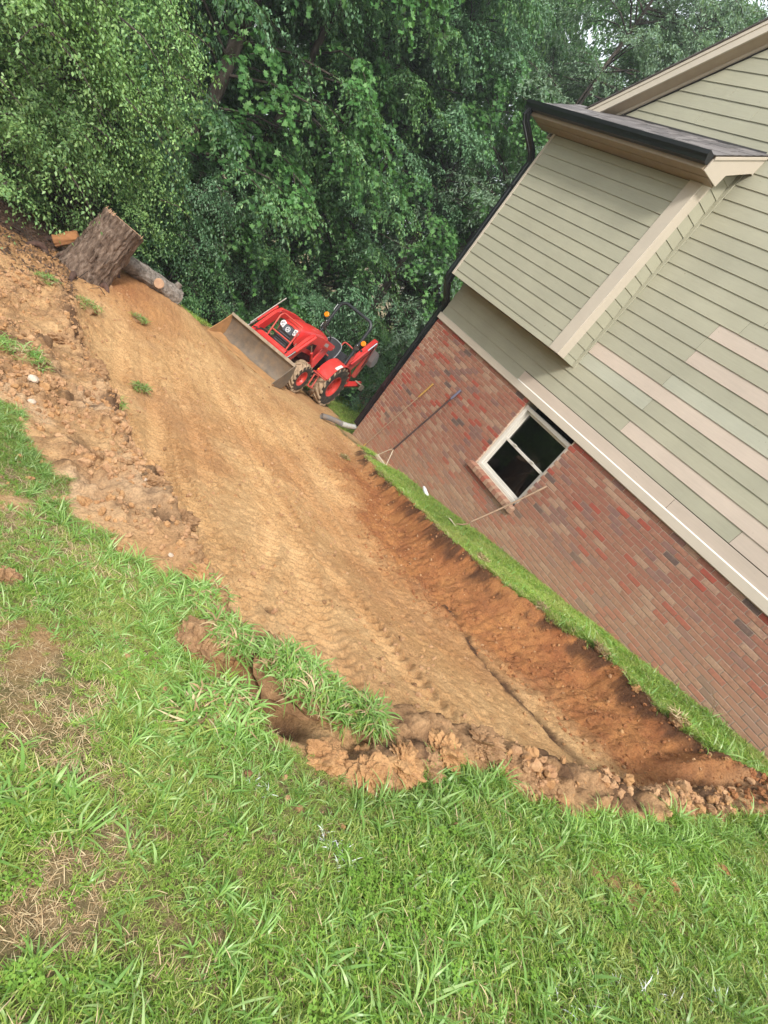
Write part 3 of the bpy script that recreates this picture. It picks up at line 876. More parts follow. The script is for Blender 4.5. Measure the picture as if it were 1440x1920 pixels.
rs = random.Random(5)
PINK_LABEL = 'unpainted pinkish replacement board'
k = -1
while True:
    zb = -0.14 + EX * k if k >= 0 else -0.312
    zt = -0.14 + EX * (k + 1)
    if zb > 8.6: break
    if k == -1: zt = -0.14
    cut = rake_y if zt > 3.3 else None
    if k == -1:
        lap('siding_board', 6.09, 8.60, -0.310, -0.14, M_SAGE)
        k += 1; continue
    ymax = 8.60 if zb < 0.30 else 5.40
    if zb > 3.25: ymax = 9.0
    if zb < 0.30 and zt > 0.30: ymax = 8.60
    segs = []
    ystart = ymax
    if zb > 5.2:
        o = lap('siding_board', -3.9, ymax, zb, zt, M_SAGE, cut=cut)
        k += 1; continue
    special = {0: [(8.6, 2.205, 's'), (2.200, -3.9, 'p')], 1: [(8.6, 4.145, 's'), (4.140, -3.9, 'p')], 2: [(8.6, 1.1, 's'), (1.095, -3.9, 's')],
               3: [(5.40, 4.122, 'f'), (4.117, 0.5, 's'), (0.495, -3.9, 's')], 4: [(5.40, -3.9, 'p')], 5: [(5.40, 4.165, 's'), (4.160, -3.9, 'f')],
               6: [(5.40, 1.7, 's'), (1.695, -3.9, 's')], 7: [(5.40, 4.162, 's'), (4.157, -3.9, 'p')], 9: [(5.40, 4.168, 's'), (4.163, -3.9, 'p')]}
    if k in special: segs = special[k]
    else:
        a = ymax; j = rs.uniform(1.2, 3.4)
        while a > -3.9:
            b = max(-3.9, a - j); j = 3.6
            segs.append((a, b + 0.004, 's')); a = b
    for a, b, t in segs:
        zb2 = zb + rs.uniform(-.0015, .0015)
        o = lap('siding_board', b, a, zb2, zt, {'s': M_SAGE, 'p': M_PINK, 'f': M_SAGE2}[t], cut=cut)
        if o and t == 'p': o['label'] = PINK_LABEL
    k += 1
# painted strips at the inside corner
q = MB(); q.box((WX - 0.022, 5.402, 0.30), (WX + 0.01, 5.458, 3.45)); hbuild(q, 'corner_strip', M_SAGE, bevel=0.002)

# --- the box that stands out from the wall upstairs
BX, BY0, BY1, BZ0, BZ1 = 6.28, 5.46, 8.50, 0.305, 2.82
q = MB()
q.box((BX + 0.018, BY0 + 0.02, BZ0 + 0.012), (WX + 0.02, BY1 - 0.012, 2.98)); q.box((BX + 0.22, BY0 + 0.02, 2.98), (WX + 0.02, BY1 - 0.012, 3.16))
hbuild(q, 'bay_core', M_UNDER)
q = MB(); q.box((BX + 0.01, BY0 + 0.01, BZ0 + 0.001), (WX - 0.016, BY1 - 0.01, BZ0 + 0.010)); hbuild(q, 'bay_underside', M_UNDER)
q = MB(); q.box((BX - 0.016, BY0 - 0.016, BZ0 - 0.004), (BX + 0.016, BY0 + 0.19, BZ1 - 0.002)); q.box((BX + 0.016, BY0 - 0.016, BZ0 - 0.004), (BX + 0.150, BY0 + 0.018, BZ1 + 0.12))
hbuild(q, 'corner_board', M_CREAM, bevel=0.003)
q = MB(); q.box((BX - 0.010, BY1 - 0.035, BZ0 - 0.003), (BX + 0.012, BY1 + 0.012, BZ1 - 0.002)); q.box((BX + 0.012, BY1 - 0.001, BZ0 - 0.003), (BX + 0.10, BY1 + 0.012, BZ1 - 0.002))
hbuild(q, 'corner_board', M_CREAM, bevel=0.002)
EB = 0.1766
kz = [BZ0 - 0.002, 0.402]
while kz[-1] < 3.20: kz.append(kz[-1] + EB)
for a, b in zip(kz[:-1], kz[1:]):
    if min(b, BZ1 - 0.03) - a > 0.03: lap('siding_board', BY0 + 0.1905, BY1 - 0.0355, a, min(b, BZ1 - 0.03), M_SAGE, x=BX + 0.010)
    t = 0.008
    q = MB()      # the short boards of its side face
    yb_ = BY0 + 0.004
    q.add([(BX + 0.151, yb_ - 0.012, a), (BX + 0.151, yb_ - 0.004, a), (BX + 0.151, yb_ + 0.006, b + 0.02), (BX + 0.151, yb_ - 0.002, b + 0.02),
           (WX - 0.023, yb_ - 0.012, a), (WX - 0.023, yb_ - 0.004, a), (WX - 0.023, yb_ + 0.006, b + 0.02), (WX - 0.023, yb_ - 0.002, b + 0.02)],
          [(0, 3, 2, 1), (4, 5, 6, 7), (0, 1, 5, 4), (1, 2, 6, 5), (2, 3, 7, 6), (3, 0, 4, 7)])
    hbuild(q, 'side_siding_board', M_SAGE)

# --- its little roof: soffit, gutter, end board, shingles
RY0, RY1 = 5.31, 8.93
q = MB(); q.box((5.965, RY0 + 0.012, 2.822), (BX + 0.02, BY1 + 0.35, 2.834)); hbuild(q, 'soffit', M_SOFFIT)
q = MB(); q.box((6.105, RY0 + 0.013, 2.815), (6.118, BY1 + 0.35, 2.8215)); hbuild(q, 'soffit_joint_strip', M_SOFFIT)
q = MB(); q.box((5.945, RY0 + 0.02, 2.815), (5.963, RY1, 2.985)); hbuild(q, 'fascia', M_SOFFIT)
q = MB()
q.prism([(5.965, 2.985), (5.965, 2.815), (6.300, 2.842), (6.318, 2.998), (6.66, 3.262), (6.695, 3.262), (6.695, 3.505)], RY0 - 0.010, RY0 + 0.012, axis=1)
hbuild(q, 'end_board', M_CREAM, bevel=0.002)
q = MB()
q.prism([(5.955, 2.978), (5.967, 2.946), (6.695, 3.464), (6.695, 3.505)], RY0 - 0.022, RY0 - 0.0105, axis=1)
hbuild(q, 'drip_moulding', M_CREAM, bevel=0.002)
q = MB()
q.prism([(5.955, 2.990), (6.69, 3.508), (6.69, 3.45), (5.97, 2.94)], RY0 - 0.005, RY1 - 0.01, axis=1)
q.prism([(RY0 + 0.02, 2.84), (RY1 - 0.3, 2.84), (RY1 - 0.3, 3.0), (RY0 + 0.02, 3.0)], 5.97, 6.295, axis=0)
hbuild(q, 'roof_deck', M_UNDER)
# gutter: K profile open at the top
prof = [(5.944, 2.975), (5.944, 2.865), (5.875, 2.865), (5.862, 2.895), (5.838, 2.925), (5.832, 2.972), (5.845, 2.976), (5.845, 2.968), (5.850, 2.928), (5.872, 2.902), (5.882, 2.873), (5.936, 2.873), (5.936, 2.975)]
gyp = (RY0 + 0.005, 8.985)
q = MB(); q.prism(prof, gyp[0], gyp[1], axis=1)
endp = [(5.944, 2.976), (5.944, 2.863), (5.874, 2.863), (5.860, 2.895), (5.836, 2.925), (5.830, 2.976)]
q.prism(endp, gyp[0] - 0.003, gyp[0], axis=1); q.prism(endp, gyp[1], gyp[1] + 0.003, axis=1)
gutter = hbuild(q, 'gutter', M_BLACK)
for i in range(6):
    q = MB(); yy = 5.6 + i * 0.62
    q.box((5.846, yy, 2.955), (5.936, yy + 0.02, 2.962)); hbuild(q, 'gutter_hanger', M_BLACK, parent=gutter)
# downspout: outlet, elbows, straight lengths stepping back round the box


def spout(name, pts, w=0.088, d=0.066, parent=house):
    """rectangular corrugated pipe along a path that runs mostly down"""
    q = MB(); P = [Vector(p) for p in pts]
    rows = []
    for i, p in enumerate(P):
        t = (P[min(i + 1, len(P) - 1)] - P[max(i - 1, 0)]).normalized()
        ax = Vector((1, 0, 0)); ax = (ax - t * ax.dot(t)).normalized(); ay = t.cross(ax)
        ring_ = []
        for (u, v) in ((-1, -1), (-.33, -1), (-.25, -.82), (.25, -.82), (.33, -1), (1, -1), (1, -.33), (.82, -.2), (.82, .2), (1, .33), (1, 1), (.33, 1), (.25, .82), (-.25, .82), (-.33, 1), (-1, 1), (-1, .33), (-.82, .2), (-.82, -.2), (-1, -.33)):
            ring_.append(p + ax * u * d / 2 + ay * v * w / 2)
        rows.append(ring_)
    n = len(rows[0]); vs = [v for r_ in rows for v in r_]
    fs = [(i * n + k, i * n + (k + 1) % n, (i + 1) * n + (k + 1) % n, (i + 1) * n + k) for i in range(len(rows) - 1) for k in range(n)]
    fs += [tuple(range(n)), tuple((len(rows) - 1) * n + k for k in range(n))]
    q.add(vs, fs)
    return hbuild(q, name, M_BLACK, parent=parent)


spout('downspout', [(5.89, 8.86, 2.866), (5.89, 8.86, 2.78), (5.94, 8.83, 2.70), (6.10, 8.70, 2.55), (6.22, 8.62, 2.45), (6.30, 8.585, 2.34)], 0.10)
spout('downspout', [(6.315, 8.580, 2.36), (6.32, 8.578, 1.6), (6.32, 8.578, 0.9), (6.32, 8.578, 0.28), (6.35, 8.59, 0.17), (6.55, 8.66, 0.00), (6.69, 8.70, -0.10), (6.735, 8.71, -0.22), (6.74, 8.71, -1.0), (6.74, 8.71, -2.0), (6.74, 8.71, -3.02)], 0.155, 0.09)
for z in (1.9, 0.75):
    q = MB(); q.box((6.262, 8.513, z), (6.378, 8.662, z + 0.03)); hbuild(q, 'downspout_strap', M_BLACK)
for z in (-0.9, -2.1):
    q = MB(); q.box((6.682, 8.602, z), (6.80, 8.795, z + 0.03)); hbuild(q, 'downspout_strap', M_BLACK)

# shingles: laminated tabs of uneven width, course over course
m = NT('grey_brown_shingle')
P = m.pos()
c = m.ramp(m.objrand(), [(0.0, (0.085, 0.080, 0.080)), (0.5, (0.125, 0.115, 0.115)), (1.0, (0.18, 0.168, 0.165))])
c = m.mix(1.0, c, m.ramp(m.noise(260, 3, 0.7, vec=P), [(0.3, 0.65), (0.7, 1.4)]), 'MULTIPLY')
m.set('Base Color', c); m.set('Roughness', 0.9); m.bump(m.noise(300, 2, vec=P), 0.5, 0.003)
M_SHING = m.mat
sl = math.atan2(3.508 - 2.990, 6.69 - 5.955); Ls = math.hypot(0.735, 0.518)
ncour = 7
for c_ in range(ncour):
    s0 = -0.03 + c_ * (Ls - 0.02) / ncour
    yy = RY0 - 0.02
    while yy < RY1 - 0.02:
        w = rs.uniform(0.13, 0.30); w = min(w, RY1 - yy)
        q = MB(); th = rs.choice((0.005, 0.009)); e = 0.165 + rs.uniform(-0.006, 0.004)
        q.box((0, 0.002, 0), (e, w - 0.002, th))
        o = q.build('shingle', M_SHING, house)
        o.location = (5.955 + math.cos(sl) * s0 - 6.70, yy - 8.6, 2.994 + math.sin(sl) * s0 + 0.0035 + 3.2)
        o.rotation_euler = (0, -sl - 0.012 + 0.0, 0)
        yy += w
q = MB(); q.box((6.655, RY0 - 0.01, 3.492), (6.697, RY1 - 0.5, 3.502)); q.box((6.684, RY0 + 0.05, 3.50), (6.697, 8.1, 3.545)); hbuild(q, 'roof_flashing', simple('dark_flashing', (0.05, 0.045, 0.045), 0.5))

# --- main gable: rake boards, soffit, roof
OX = 6.50
tz = lambda y: 4.870 + 0.784 * (6.60 - y)
ya, yb = -3.9, 8.72


def rake(name, x0, x1, d0, d1, mat, ylo=ya, yhi=yb):
    q = MB()
    q.add([(x, y, tz(y) + d) for x in (x0, x1) for y in (ylo, yhi) for d in (d0, d1)], [(0, 1, 3, 2), (4, 6, 7, 5), (0, 4, 5, 1), (2, 3, 7, 6), (0, 2, 6, 4), (1, 5, 7, 3)])
    return hbuild(q, name, mat)


rake('rake_board', OX, OX + 0.02, -0.225, -0.085, M_CREAM)
rake('rake_moulding', OX - 0.012, OX + 0.018, -0.0845, -0.018, M_CREAM)
rake('rake_soffit', OX + 0.0205, WX + 0.01, -0.205, -0.190, simple('rake_soffit_paint', (0.42, 0.34, 0.25), 0.6, var=0.06))
rake('frieze_board', WX - 0.022, WX - 0.002, -0.262, -0.2055, M_CREAM)
rake('roof_slope', OX - 0.028, WX + 9.5, -0.017, 0.012, simple('roof_shingles', (0.10, 0.085, 0.08), 0.9, var=0.25, scale=20, bump=0.4), yhi=8.95)
q = MB()      # main eave at the left, behind the small roof
q.box((OX + 0.02, 8.62, 2.85), (WX + 9.3, 8.93, 2.87)); q.box((OX + 0.02, 8.93, 2.85), (WX + 9.3, 8.95, 3.02))
hbuild(q, 'eave', M_CREAM)

# ------------------------------------------------------------------ drain pipe at the corner
dr = empty('drain_pipe', (6.55, 8.68, -3.14))
tag(dr, 'grey corrugated drain pipe coming off the black downspout at the house corner', 'pipe')
zg = lambda x, y: gz(x, y)
p0, p1 = Vector((6.74, 8.70, -3.08)), Vector((6.38, 8.66, -3.13)); p2 = Vector((5.86, 8.62, zg(5.86, 8.62) + 0.055))
LO = dr.location
q = MB(); q.tube([p0 - LO, p0.lerp(p1, .5) - LO + Vector((0, 0, -.01)), p1 - LO], [0.052, 0.055, 0.058], 14)
q.build('adapter', simple('light_grey_plastic', (0.42, 0.44, 0.42), 0.45, var=0.15, dirt=(0.35, 0.25, 0.15), dirt_amt=0.5), dr, smooth='auto')
pts, rad = [], []
for i in range(61):
    t = i / 60
    pts.append(p1.lerp(p2, t) - LO + Vector((0, 0, 0.02 * math.sin(t * 3.1)))); rad.append(0.050 + 0.0065 * (1 if i % 4 in (0, 1) else -1))
q = MB(); q.tube(pts, rad, 14, cap=False)
q.tube([p2.lerp(p1, 0.02) - LO, p2.lerp(p1, 0.03) - LO], [0.046, 0.046], 12)
q.build('corrugated_hose', simple('grey_corrugated', (0.16, 0.165, 0.17), 0.5, var=0.1, dirt=(0.33, 0.22, 0.13), dirt_amt=0.6), dr, smooth='auto')

# ================================================================== TRACTOR
TM = Matrix(((T_F[0], T_L[0], T_U[0], T_O[0]), (T_F[1], T_L[1], T_U[1], T_O[1]), (T_F[2], T_L[2], T_U[2], T_O[2]), (0, 0, 0, 1)))
tr = empty('tractor', mat=TM)
tag(tr, 'red compact tractor with front loader bucket, black roll bar and rear backhoe', 'tractor')
MUD = (0.34, 0.215, 0.12)
M_RED = simple('red_tractor_paint', (0.66, 0.036, 0.034), 0.38, var=0.06, scale=2, coat=0.25, dirt=MUD, dirt_amt=0.16)
M_RED2 = simple('faded_red_paint', (0.58, 0.075, 0.060), 0.42, var=0.08, scale=3, dirt=MUD, dirt_amt=0.3)
M_DARK = simple('black_machine_paint', (0.018, 0.018, 0.020), 0.5, var=0.2, scale=5, dirt=MUD, dirt_amt=0.12)
M_TREAD = simple('muddy_tread', (0.50, 0.37, 0.24), 0.95, var=0.25, scale=9, bump=0.6, bscale=45, dirt=(0.20, 0.14, 0.10), dirt_amt=0.5)
M_WALL = simple('tyre_sidewall', (0.026, 0.024, 0.023), 0.75, var=0.2, scale=6, dirt=MUD, dirt_amt=0.28)
M_RIM = simple('red_rim', (0.60, 0.045, 0.035), 0.42, var=0.1, scale=4, dirt=(0.30, 0.16, 0.09), dirt_amt=0.2)
M_CHROME = simple('chrome_rod', (0.75, 0.75, 0.75), 0.2, metal=1.0, var=0.03)
M_STEEL = simple('worn_bucket_steel', (0.205, 0.170, 0.135), 0.55, metal=0.25, var=0.2, scale=4, bump=0.2, bscale=20, dirt=(0.30, 0.21, 0.13), dirt_amt=0.6)
M_EDGE = simple('bucket_top_bar', (0.42, 0.34, 0.25), 0.6, var=0.2, scale=10, dirt=(0.2, 0.12, 0.07), dirt_amt=0.5, bump=0.3)
M_CLAYST = simple('clay_smeared_steel', (0.50, 0.27, 0.11), 0.8, var=0.18, scale=6, bump=0.4, dirt=(0.25, 0.15, 0.08), dirt_amt=0.4)
M_SEAT = simple('seat_vinyl', (0.035, 0.036, 0.042), 0.42, var=0.1)
M_PIPING = simple('grey_piping', (0.34, 0.35, 0.38), 0.5)
M_ORNG = simple('orange_print', (0.62, 0.12, 0.05), 0.5)
M_LAMP = simple('clear_lamp', (0.80, 0.82, 0.84), 0.15, var=0.05, coat=0.5)
M_SILV = simple('silver_grille_badge', (0.42, 0.43, 0.46), 0.3, metal=0.5)
M_GREYP = simple('slate_plastic', (0.10, 0.11, 0.13), 0.35)
M_WHITE = simple('white_sticker', (0.78, 0.76, 0.72), 0.4)
m = NT('amber_lens'); m.set('Base Color', (0.90, 0.26, 0.015)); m.set('Roughness', 0.22); m.set('Coat Weight', 0.4); M_AMBER = m.mat


def tb(q, name, mats, parent=tr, **k):
    return q.build(name, mats, parent, **k)


# wheels
def wheel(cx, cy, R, W, rimR, side, nl):
    root = empty('wheel'); root.parent = tr; root.location = (cx, cy, R)
    h = W / 2
    q = MB()
    prof = [(rimR, -h * 0.80), (rimR + (R - rimR) * 0.35, -h * 1.0), (R - 0.065, -h * 0.98), (R - 0.030, -h * 0.80), (R - 0.022, 0), (R - 0.030, h * 0.80), (R - 0.065, h * 0.98), (rimR + (R - rimR) * 0.35, h * 1.0), (rimR, h * 0.80)]
    q.lathe(prof, 40, 0, cap=False)
    for f_i in range(len(q.f)):
        if f_i // 40 in (3, 4): q.m[f_i] = 1
    t = q.build('tyre', [M_WALL, M_TREAD], root, smooth='auto')
    # tread bars, curved and staggered from each shoulder
    q = MB()
    for s in (-1, 1):
        for i in range(nl):
            a0 = 2 * math.pi * (i + (0.5 if s > 0 else 0)) / nl
            pts = []
            for j in range(5):
                u = j / 4
                y = s * (h * 1.02 - u * h * 0.98)
                ang = a0 + (1.35 * u - 0.42 * u * u) * (2 * math.pi / nl) * 1.15
                rr = R - 0.028 if j else R - 0.055
                pts.append((ang, y, rr))
            wdt = 0.35 * 2 * math.pi / nl
            vs = []
            for (ang, y, rr) in pts:
                for (da, r_) in ((-wdt / 2, rr - 0.012), (-wdt * 0.36, R + 0.004), (wdt * 0.36, R + 0.004), (wdt / 2, rr - 0.012)):
                    if rr < R - 0.05: r_ = min(r_, R - 0.012)
                    vs.append((r_ * math.cos(ang + da), y, r_ * math.sin(ang + da)))
            fs = [(4 * j + k, 4 * j + k + 1, 4 * j + k + 5, 4 * j + k + 4) for j in range(4) for k in range(3)] + [(0, 1, 2, 3), (16, 17, 18, 19)]
            q.add(vs, fs)
    q.build('tread_bars', M_TREAD, root)
    q = MB()
    q.lathe([(rimR + 0.012, side * h * 0.80), (rimR + 0.006, side * h * 0.86), (rimR - 0.012, side * h * 0.80), (rimR - 0.02, side * h * 0.42), (rimR * 0.72, side * h * 0.18), (rimR * 0.55, side * h * 0.30), (rimR * 0.30, side * h * 0.34), (rimR * 0.28, side * h * 0.48), (0.01, side * h * 0.50)], 32, cap=False)
    for i in range(6):
        a = i * math.pi / 3
        q.ball((rimR * .43 * math.cos(a), side * h * 0.36, rimR * .43 * math.sin(a)), (0.016, 0.02, 0.016), 5)
    q.build('rim', M_RIM, root, smooth='auto')
    return root


for s in (1, -1):
    wheel(0.0, s * 0.60, 0.535, 0.36, 0.265, s, 18)
    wheel(1.50, s * 0.575, 0.34, 0.25, 0.165, s, 16)

# chassis, engine, axles
q = MB()
q.box((-0.35, -0.20, 0.36), (0.55, 0.20, 0.74)); q.box((0.45, -0.15, 0.42), (1.95, 0.15, 0.66)); q.box((1.40, -0.46, 0.28), (1.60, 0.46, 0.40))
q.tube([(0, -0.45, 0.535), (0, 0.45, 0.535)], 0.12, 12); q.box((0.85, -0.21, 0.62), (1.75, 0.21, 0.86)); q.box((-0.50, -0.18, 0.50), (-0.30, 0.18, 0.85))
q.tube([(0.7, -0.24, 0.52), (1.1, -0.27, 0.50), (1.35, -0.26, 0.56)], 0.045, 8)
tb(q, 'chassis', M_DARK, bevel=0.012)
q = MB(); q.tube([(0.86, 0.30, 0.50), (0.86, 0.30, 0.66)], 0.05, 12); tb(q, 'filter', M_RED2)


def loft(q, secs, mi=0):
    """sections: list of closed rings with equal counts"""
    n = len(secs[0]); vs = [p for s_ in secs for p in s_]
    fs = [(i * n + k, i * n + (k + 1) % n, (i + 1) * n + (k + 1) % n, (i + 1) * n + k) for i in range(len(secs) - 1) for k in range(n)]
    fs += [tuple(range(n)), tuple((len(secs) - 1) * n + k for k in range(n))]
    q.add(vs, fs, mi)


def hood_sec(x, w, zb, zt, crown=0.05):
    h = w / 2
    return [(x, -h, zb), (x, -h * 1.02, zb + (zt - zb) * .4), (x, -h * 0.98, zt - 0.11), (x, -h * 0.84, zt - 0.035), (x, -h * .45, zt - 0.006), (x, 0, zt + crown * .2),
            (x, h * .45, zt - 0.006), (x, h * 0.84, zt - 0.035), (x, h * 0.98, zt - 0.11), (x, h * 1.02, zb + (zt - zb) * .4), (x, h, zb)]


q = MB()
loft(q, [hood_sec(0.62, 0.50, 0.86, 1.36), hood_sec(0.70, 0.54, 0.84, 1.36), hood_sec(1.05, 0.56, 0.80, 1.335), hood_sec(1.45, 0.56, 0.78, 1.275), hood_sec(1.72, 0.54, 0.78, 1.205), hood_sec(1.84, 0.51, 0.80, 1.145), hood_sec(1.885, 0.46, 0.84, 1.095)])
tb(q, 'hood', M_RED, smooth='auto')
q = MB()
for s in (-1, 1):
    q.prism([(1.0, 0.90), (1.62, 0.88), (1.55, 1.06), (1.05, 1.10)], s * 0.286, s * 0.290, axis=1)
tb(q, 'hood_side_grille', M_DARK)
q = MB()
q.prism([(1.20, 1.06), (1.63, 1.04), (1.60, 1.11), (1.24, 1.14)], 0.2875, 0.2915, axis=1)
tb(q, 'hood_decal', simple('pale_decal', (0.55, 0.45, 0.42), 0.4))
# nose: dark grille with slats, badge, two lamps
q = MB(); loft(q, [[(1.86, y * 0.9, z) for (_, y, z) in hood_sec(0, 0.49, 0.56, 1.08)], [(1.915, y, z) for (_, y, z) in hood_sec(0, 0.42, 0.58, 1.05)]])
grille = tb(q, 'grille', M_DARK, smooth='auto')
for i in range(5):
    z = 0.66 + i * 0.045
    q = MB(); q.box((1.912, -0.15, z), (1.928, 0.15, z + 0.016)); q.build('grille_slat', M_GREYP, grille, bevel=0.003)
q = MB(); q.prism([(-0.115, 0.90), (0.115, 0.90), (0.10, 1.05), (-0.10, 1.05)], 1.914, 1.934, axis=0); q.build('badge_plate', M_GREYP, grille, bevel=0.006)
q = MB()   # round emblem: ring with a slanting bar inside
q.tube([(1.938, 0.048 * math.cos(a), 0.972 + 0.048 * math.sin(a)) for a in [i * math.pi / 8 for i in range(16)]], 0.008, 6, closed=True)
q.tube([(1.939, -0.025, 0.955), (1.939, 0.005, 0.975), (1.939, -0.005, 0.998)], 0.008, 6); q.tube([(1.939, 0.005, 0.975), (1.939, 0.028, 0.952)], 0.007, 6)
q.build('emblem', M_LAMP, grille)
for s in (-1, 1):
    q = MB()
    q.prism([(s * 0.125, 0.93), (s * 0.225, 0.955), (s * 0.245, 1.03), (s * 0.20, 1.085), (s * 0.115, 1.065)], 1.885, 1.932, axis=0)
    hl = tb(q, 'headlight', M_LAMP, bevel=0.012)
    q = MB()
    for (yy, zz) in ((0.155, 0.985), (0.195, 1.015), (0.165, 1.04)):
        q.lathe([(0.020, 1.933), (0.016, 1.937)], 10, axis='X'); 
        n_ = 20
        for i in range(len(q.v) - n_, len(q.v)): v = q.v[i]; q.v[i] = (v[0], v[1] + s * yy, v[2] + zz)
    q.build('reflector', M_SILV, hl)

# loader: towers, arms, cylinders, cross tube, guard
for s in (-1, 1):
    q = MB(); q.prism([(0.86, 0.40), (1.12, 0.40), (1.05, 0.78), (0.95, 1.20), (0.72, 1.26), (0.74, 0.95), (0.80, 0.72)], s * 0.385, s * 0.425, axis=1)
    q.box((0.86, min(s * 0.15, s * 0.385), 0.44), (1.05, max(s * 0.15, s * 0.385), 0.56))
    tb(q, 'loader_tower', M_RED, bevel=0.006)
    q = MB()
    q.prism([(0.66, 1.235), (0.72, 1.30), (1.20, 1.30), (1.78, 1.235), (1.93, 1.10), (2.315, 0.50), (2.318, 0.28), (2.24, 0.25), (2.17, 0.36), (1.76, 0.99), (1.66, 1.06), (1.20, 1.12), (0.78, 1.155)], s * 0.43, s * 0.50, axis=1)
    arm = tb(q, 'loader_arm', M_RED, bevel=0.008)
    q = MB()
    for (x, z) in ((0.74, 1.23), (1.80, 1.14), (2.27, 0.33)):
        q.tube([(x, s * 0.415, z), (x, s * 0.52, z)], 0.026, 10)
    q.build('pivot_pin', M_CHROME, arm)
    if s == 1:
        q = MB(); q.prism([(1.02, 1.17), (1.20, 1.165), (1.20, 1.235), (1.02, 1.25)], 0.5005, 0.503, axis=1); q.build('decal', simple('grey_decal', (0.40, 0.36, 0.36), 0.4), arm)
    # lift cylinder
    q = MB(); q.tube([(1.02, s * 0.465, 0.62), (1.42, s * 0.465, 0.89)], 0.034, 12)
    c_ = tb(q, 'lift_cylinder', M_RED, smooth='auto')
    q = MB(); q.tube([(1.42, s * 0.465, 0.89), (1.62, s * 0.465, 1.02)], 0.017, 10); q.build('rod', M_CHROME, c_, smooth='auto')
    # bucket cylinder along the front of the arm
    q = MB(); q.tube([(1.83, s * 0.545, 1.20), (2.18, s * 0.545, 0.74)], 0.030, 12)
    c_ = tb(q, 'bucket_cylinder', M_RED, smooth='auto')
    q = MB(); q.tube([(2.18, s * 0.545, 0.74), (2.33, s * 0.545, 0.55)], 0.016, 10); q.build('rod', M_CHROME, c_, smooth='auto')
q = MB(); q.tube([(1.76, -0.535, 1.44), (1.93, -0.535, 1.20), (2.33, -0.535, 0.62)], 0.011, 8); q.tube([(1.83, 0.30, 0.62), (1.92, 0.32, 0.86)], 0.009, 8)
tb(q, 'level_rod', simple('zinc_rod', (0.55, 0.50, 0.44), 0.4, metal=0.4))
q = MB(); q.tube([(2.15, -0.44, 0.58), (2.15, -0.3, 0.575), (2.15, 0.3, 0.575), (2.15, 0.44, 0.58)], [0.05, 0.075, 0.075, 0.05], 16); q.box((2.10, -0.44, 0.50), (2.2, -0.40, 0.66)); q.box((2.10, 0.40, 0.50), (2.2, 0.44, 0.66))
tb(q, 'cross_tube', M_RED, smooth='auto')
q = MB()
q.tube([(2.02, -0.26, 0.46), (2.02, -0.27, 1.12), (1.95, -0.25, 1.19), (1.95, 0.25, 1.19), (2.02, 0.27, 1.12), (2.02, 0.26, 0.46)], 0.017, 10)
q.tube([(2.022, -0.27, 0.80), (2.022, 0.27, 0.80)], 0.017, 10)
q.box((1.9, -0.27, 0.44), (2.04, -0.20, 0.50)); q.box((1.9, 0.20, 0.44), (2.04, 0.27, 0.50))
tb(q, 'brush_guard', M_RED2, smooth='auto')
q = MB()   # hydraulic hoses
for i, s in enumerate((-0.30, -0.35, 0.33)):
    q.tube(spline([(1.15, s, 0.62), (1.5, s * 1.05, 0.52), (1.9, s, 0.66), (2.12, s * 1.15, 0.66), (2.28, s * 1.3, 0.60)], 5), 0.013, 7)
tb(q, 'hydraulic_hoses', M_DARK, smooth='auto')

# bucket
BW = 0.87
curve = [(2.845, 0.006), (2.62, 0.006), (2.46, 0.018), (2.375, 0.06), (2.335, 0.14), (2.335, 0.26), (2.37, 0.40), (2.43, 0.515)]
inner = [(2.845, 0.016), (2.62, 0.018), (2.47, 0.030), (2.39, 0.070), (2.350, 0.145), (2.350, 0.26), (2.385, 0.395), (2.445, 0.51)]
q = MB(); q.prism(curve + inner[::-1], -BW + 0.012, BW - 0.012, axis=1)
bk = tb(q, 'bucket', M_STEEL, smooth='auto')
side = [(2.845, 0.004), (2.62, 0.003), (2.455, 0.014), (2.368, 0.06), (2.328, 0.14), (2.328, 0.26), (2.365, 0.40), (2.425, 0.52), (2.50, 0.52), (2.60, 0.36), (2.80, 0.09)]
for s in (-1, 1):
    q = MB(); q.prism(side, s * BW, s * (BW - 0.0115), axis=1); q.build('bucket_side', M_CLAYST if s < 0 else M_STEEL, bk)
q = MB(); q.prism([(2.425, 0.505), (2.425, 0.56), (2.495, 0.575), (2.50, 0.515)], -BW - 0.003, BW + 0.003, axis=1); q.build('top_bar', M_EDGE, bk, bevel=0.006)
q = MB(); q.prism([(2.86, 0.004), (2.72, 0.019), (2.72, 0.030), (2.80, 0.032), (2.865, 0.010)], -BW - 0.004, BW + 0.004, axis=1); q.build('cutting_edge', M_CLAYST, bk)
q = MB()   # clay left in the bottom of the bucket
nx_, ny_ = 14, 60
vs = []
for i in range(nx_):
    for j in range(ny_):
        u = i / (nx_ - 1); v = j / (ny_ - 1)
        x = 2.42 + 0.40 * u; y = (-BW + 0.02) + (2 * BW - 0.04) * v
        hgt = 0.055 * (1 - u) * (0.4 + 1.2 * float(vnoise(np.array([x * 9]), np.array([y * 7]), 4)[0])) + 0.05 * max(0, (0.25 - v) * 4) * (1 - u)
        vs.append((x, y, 0.022 + hgt * math.sin(min(1, u * 3 + .2) * 1.57) + 0.06 * max(0, 0.2 - u) * 5 * 0.4))
q.add(vs, [(i * ny_ + j, (i + 1) * ny_ + j, (i + 1) * ny_ + j + 1, i * ny_ + j + 1) for i in range(nx_ - 1) for j in range(ny_ - 1)])
q.build('clay_in_bucket', M_CLAYST, bk, smooth=True)

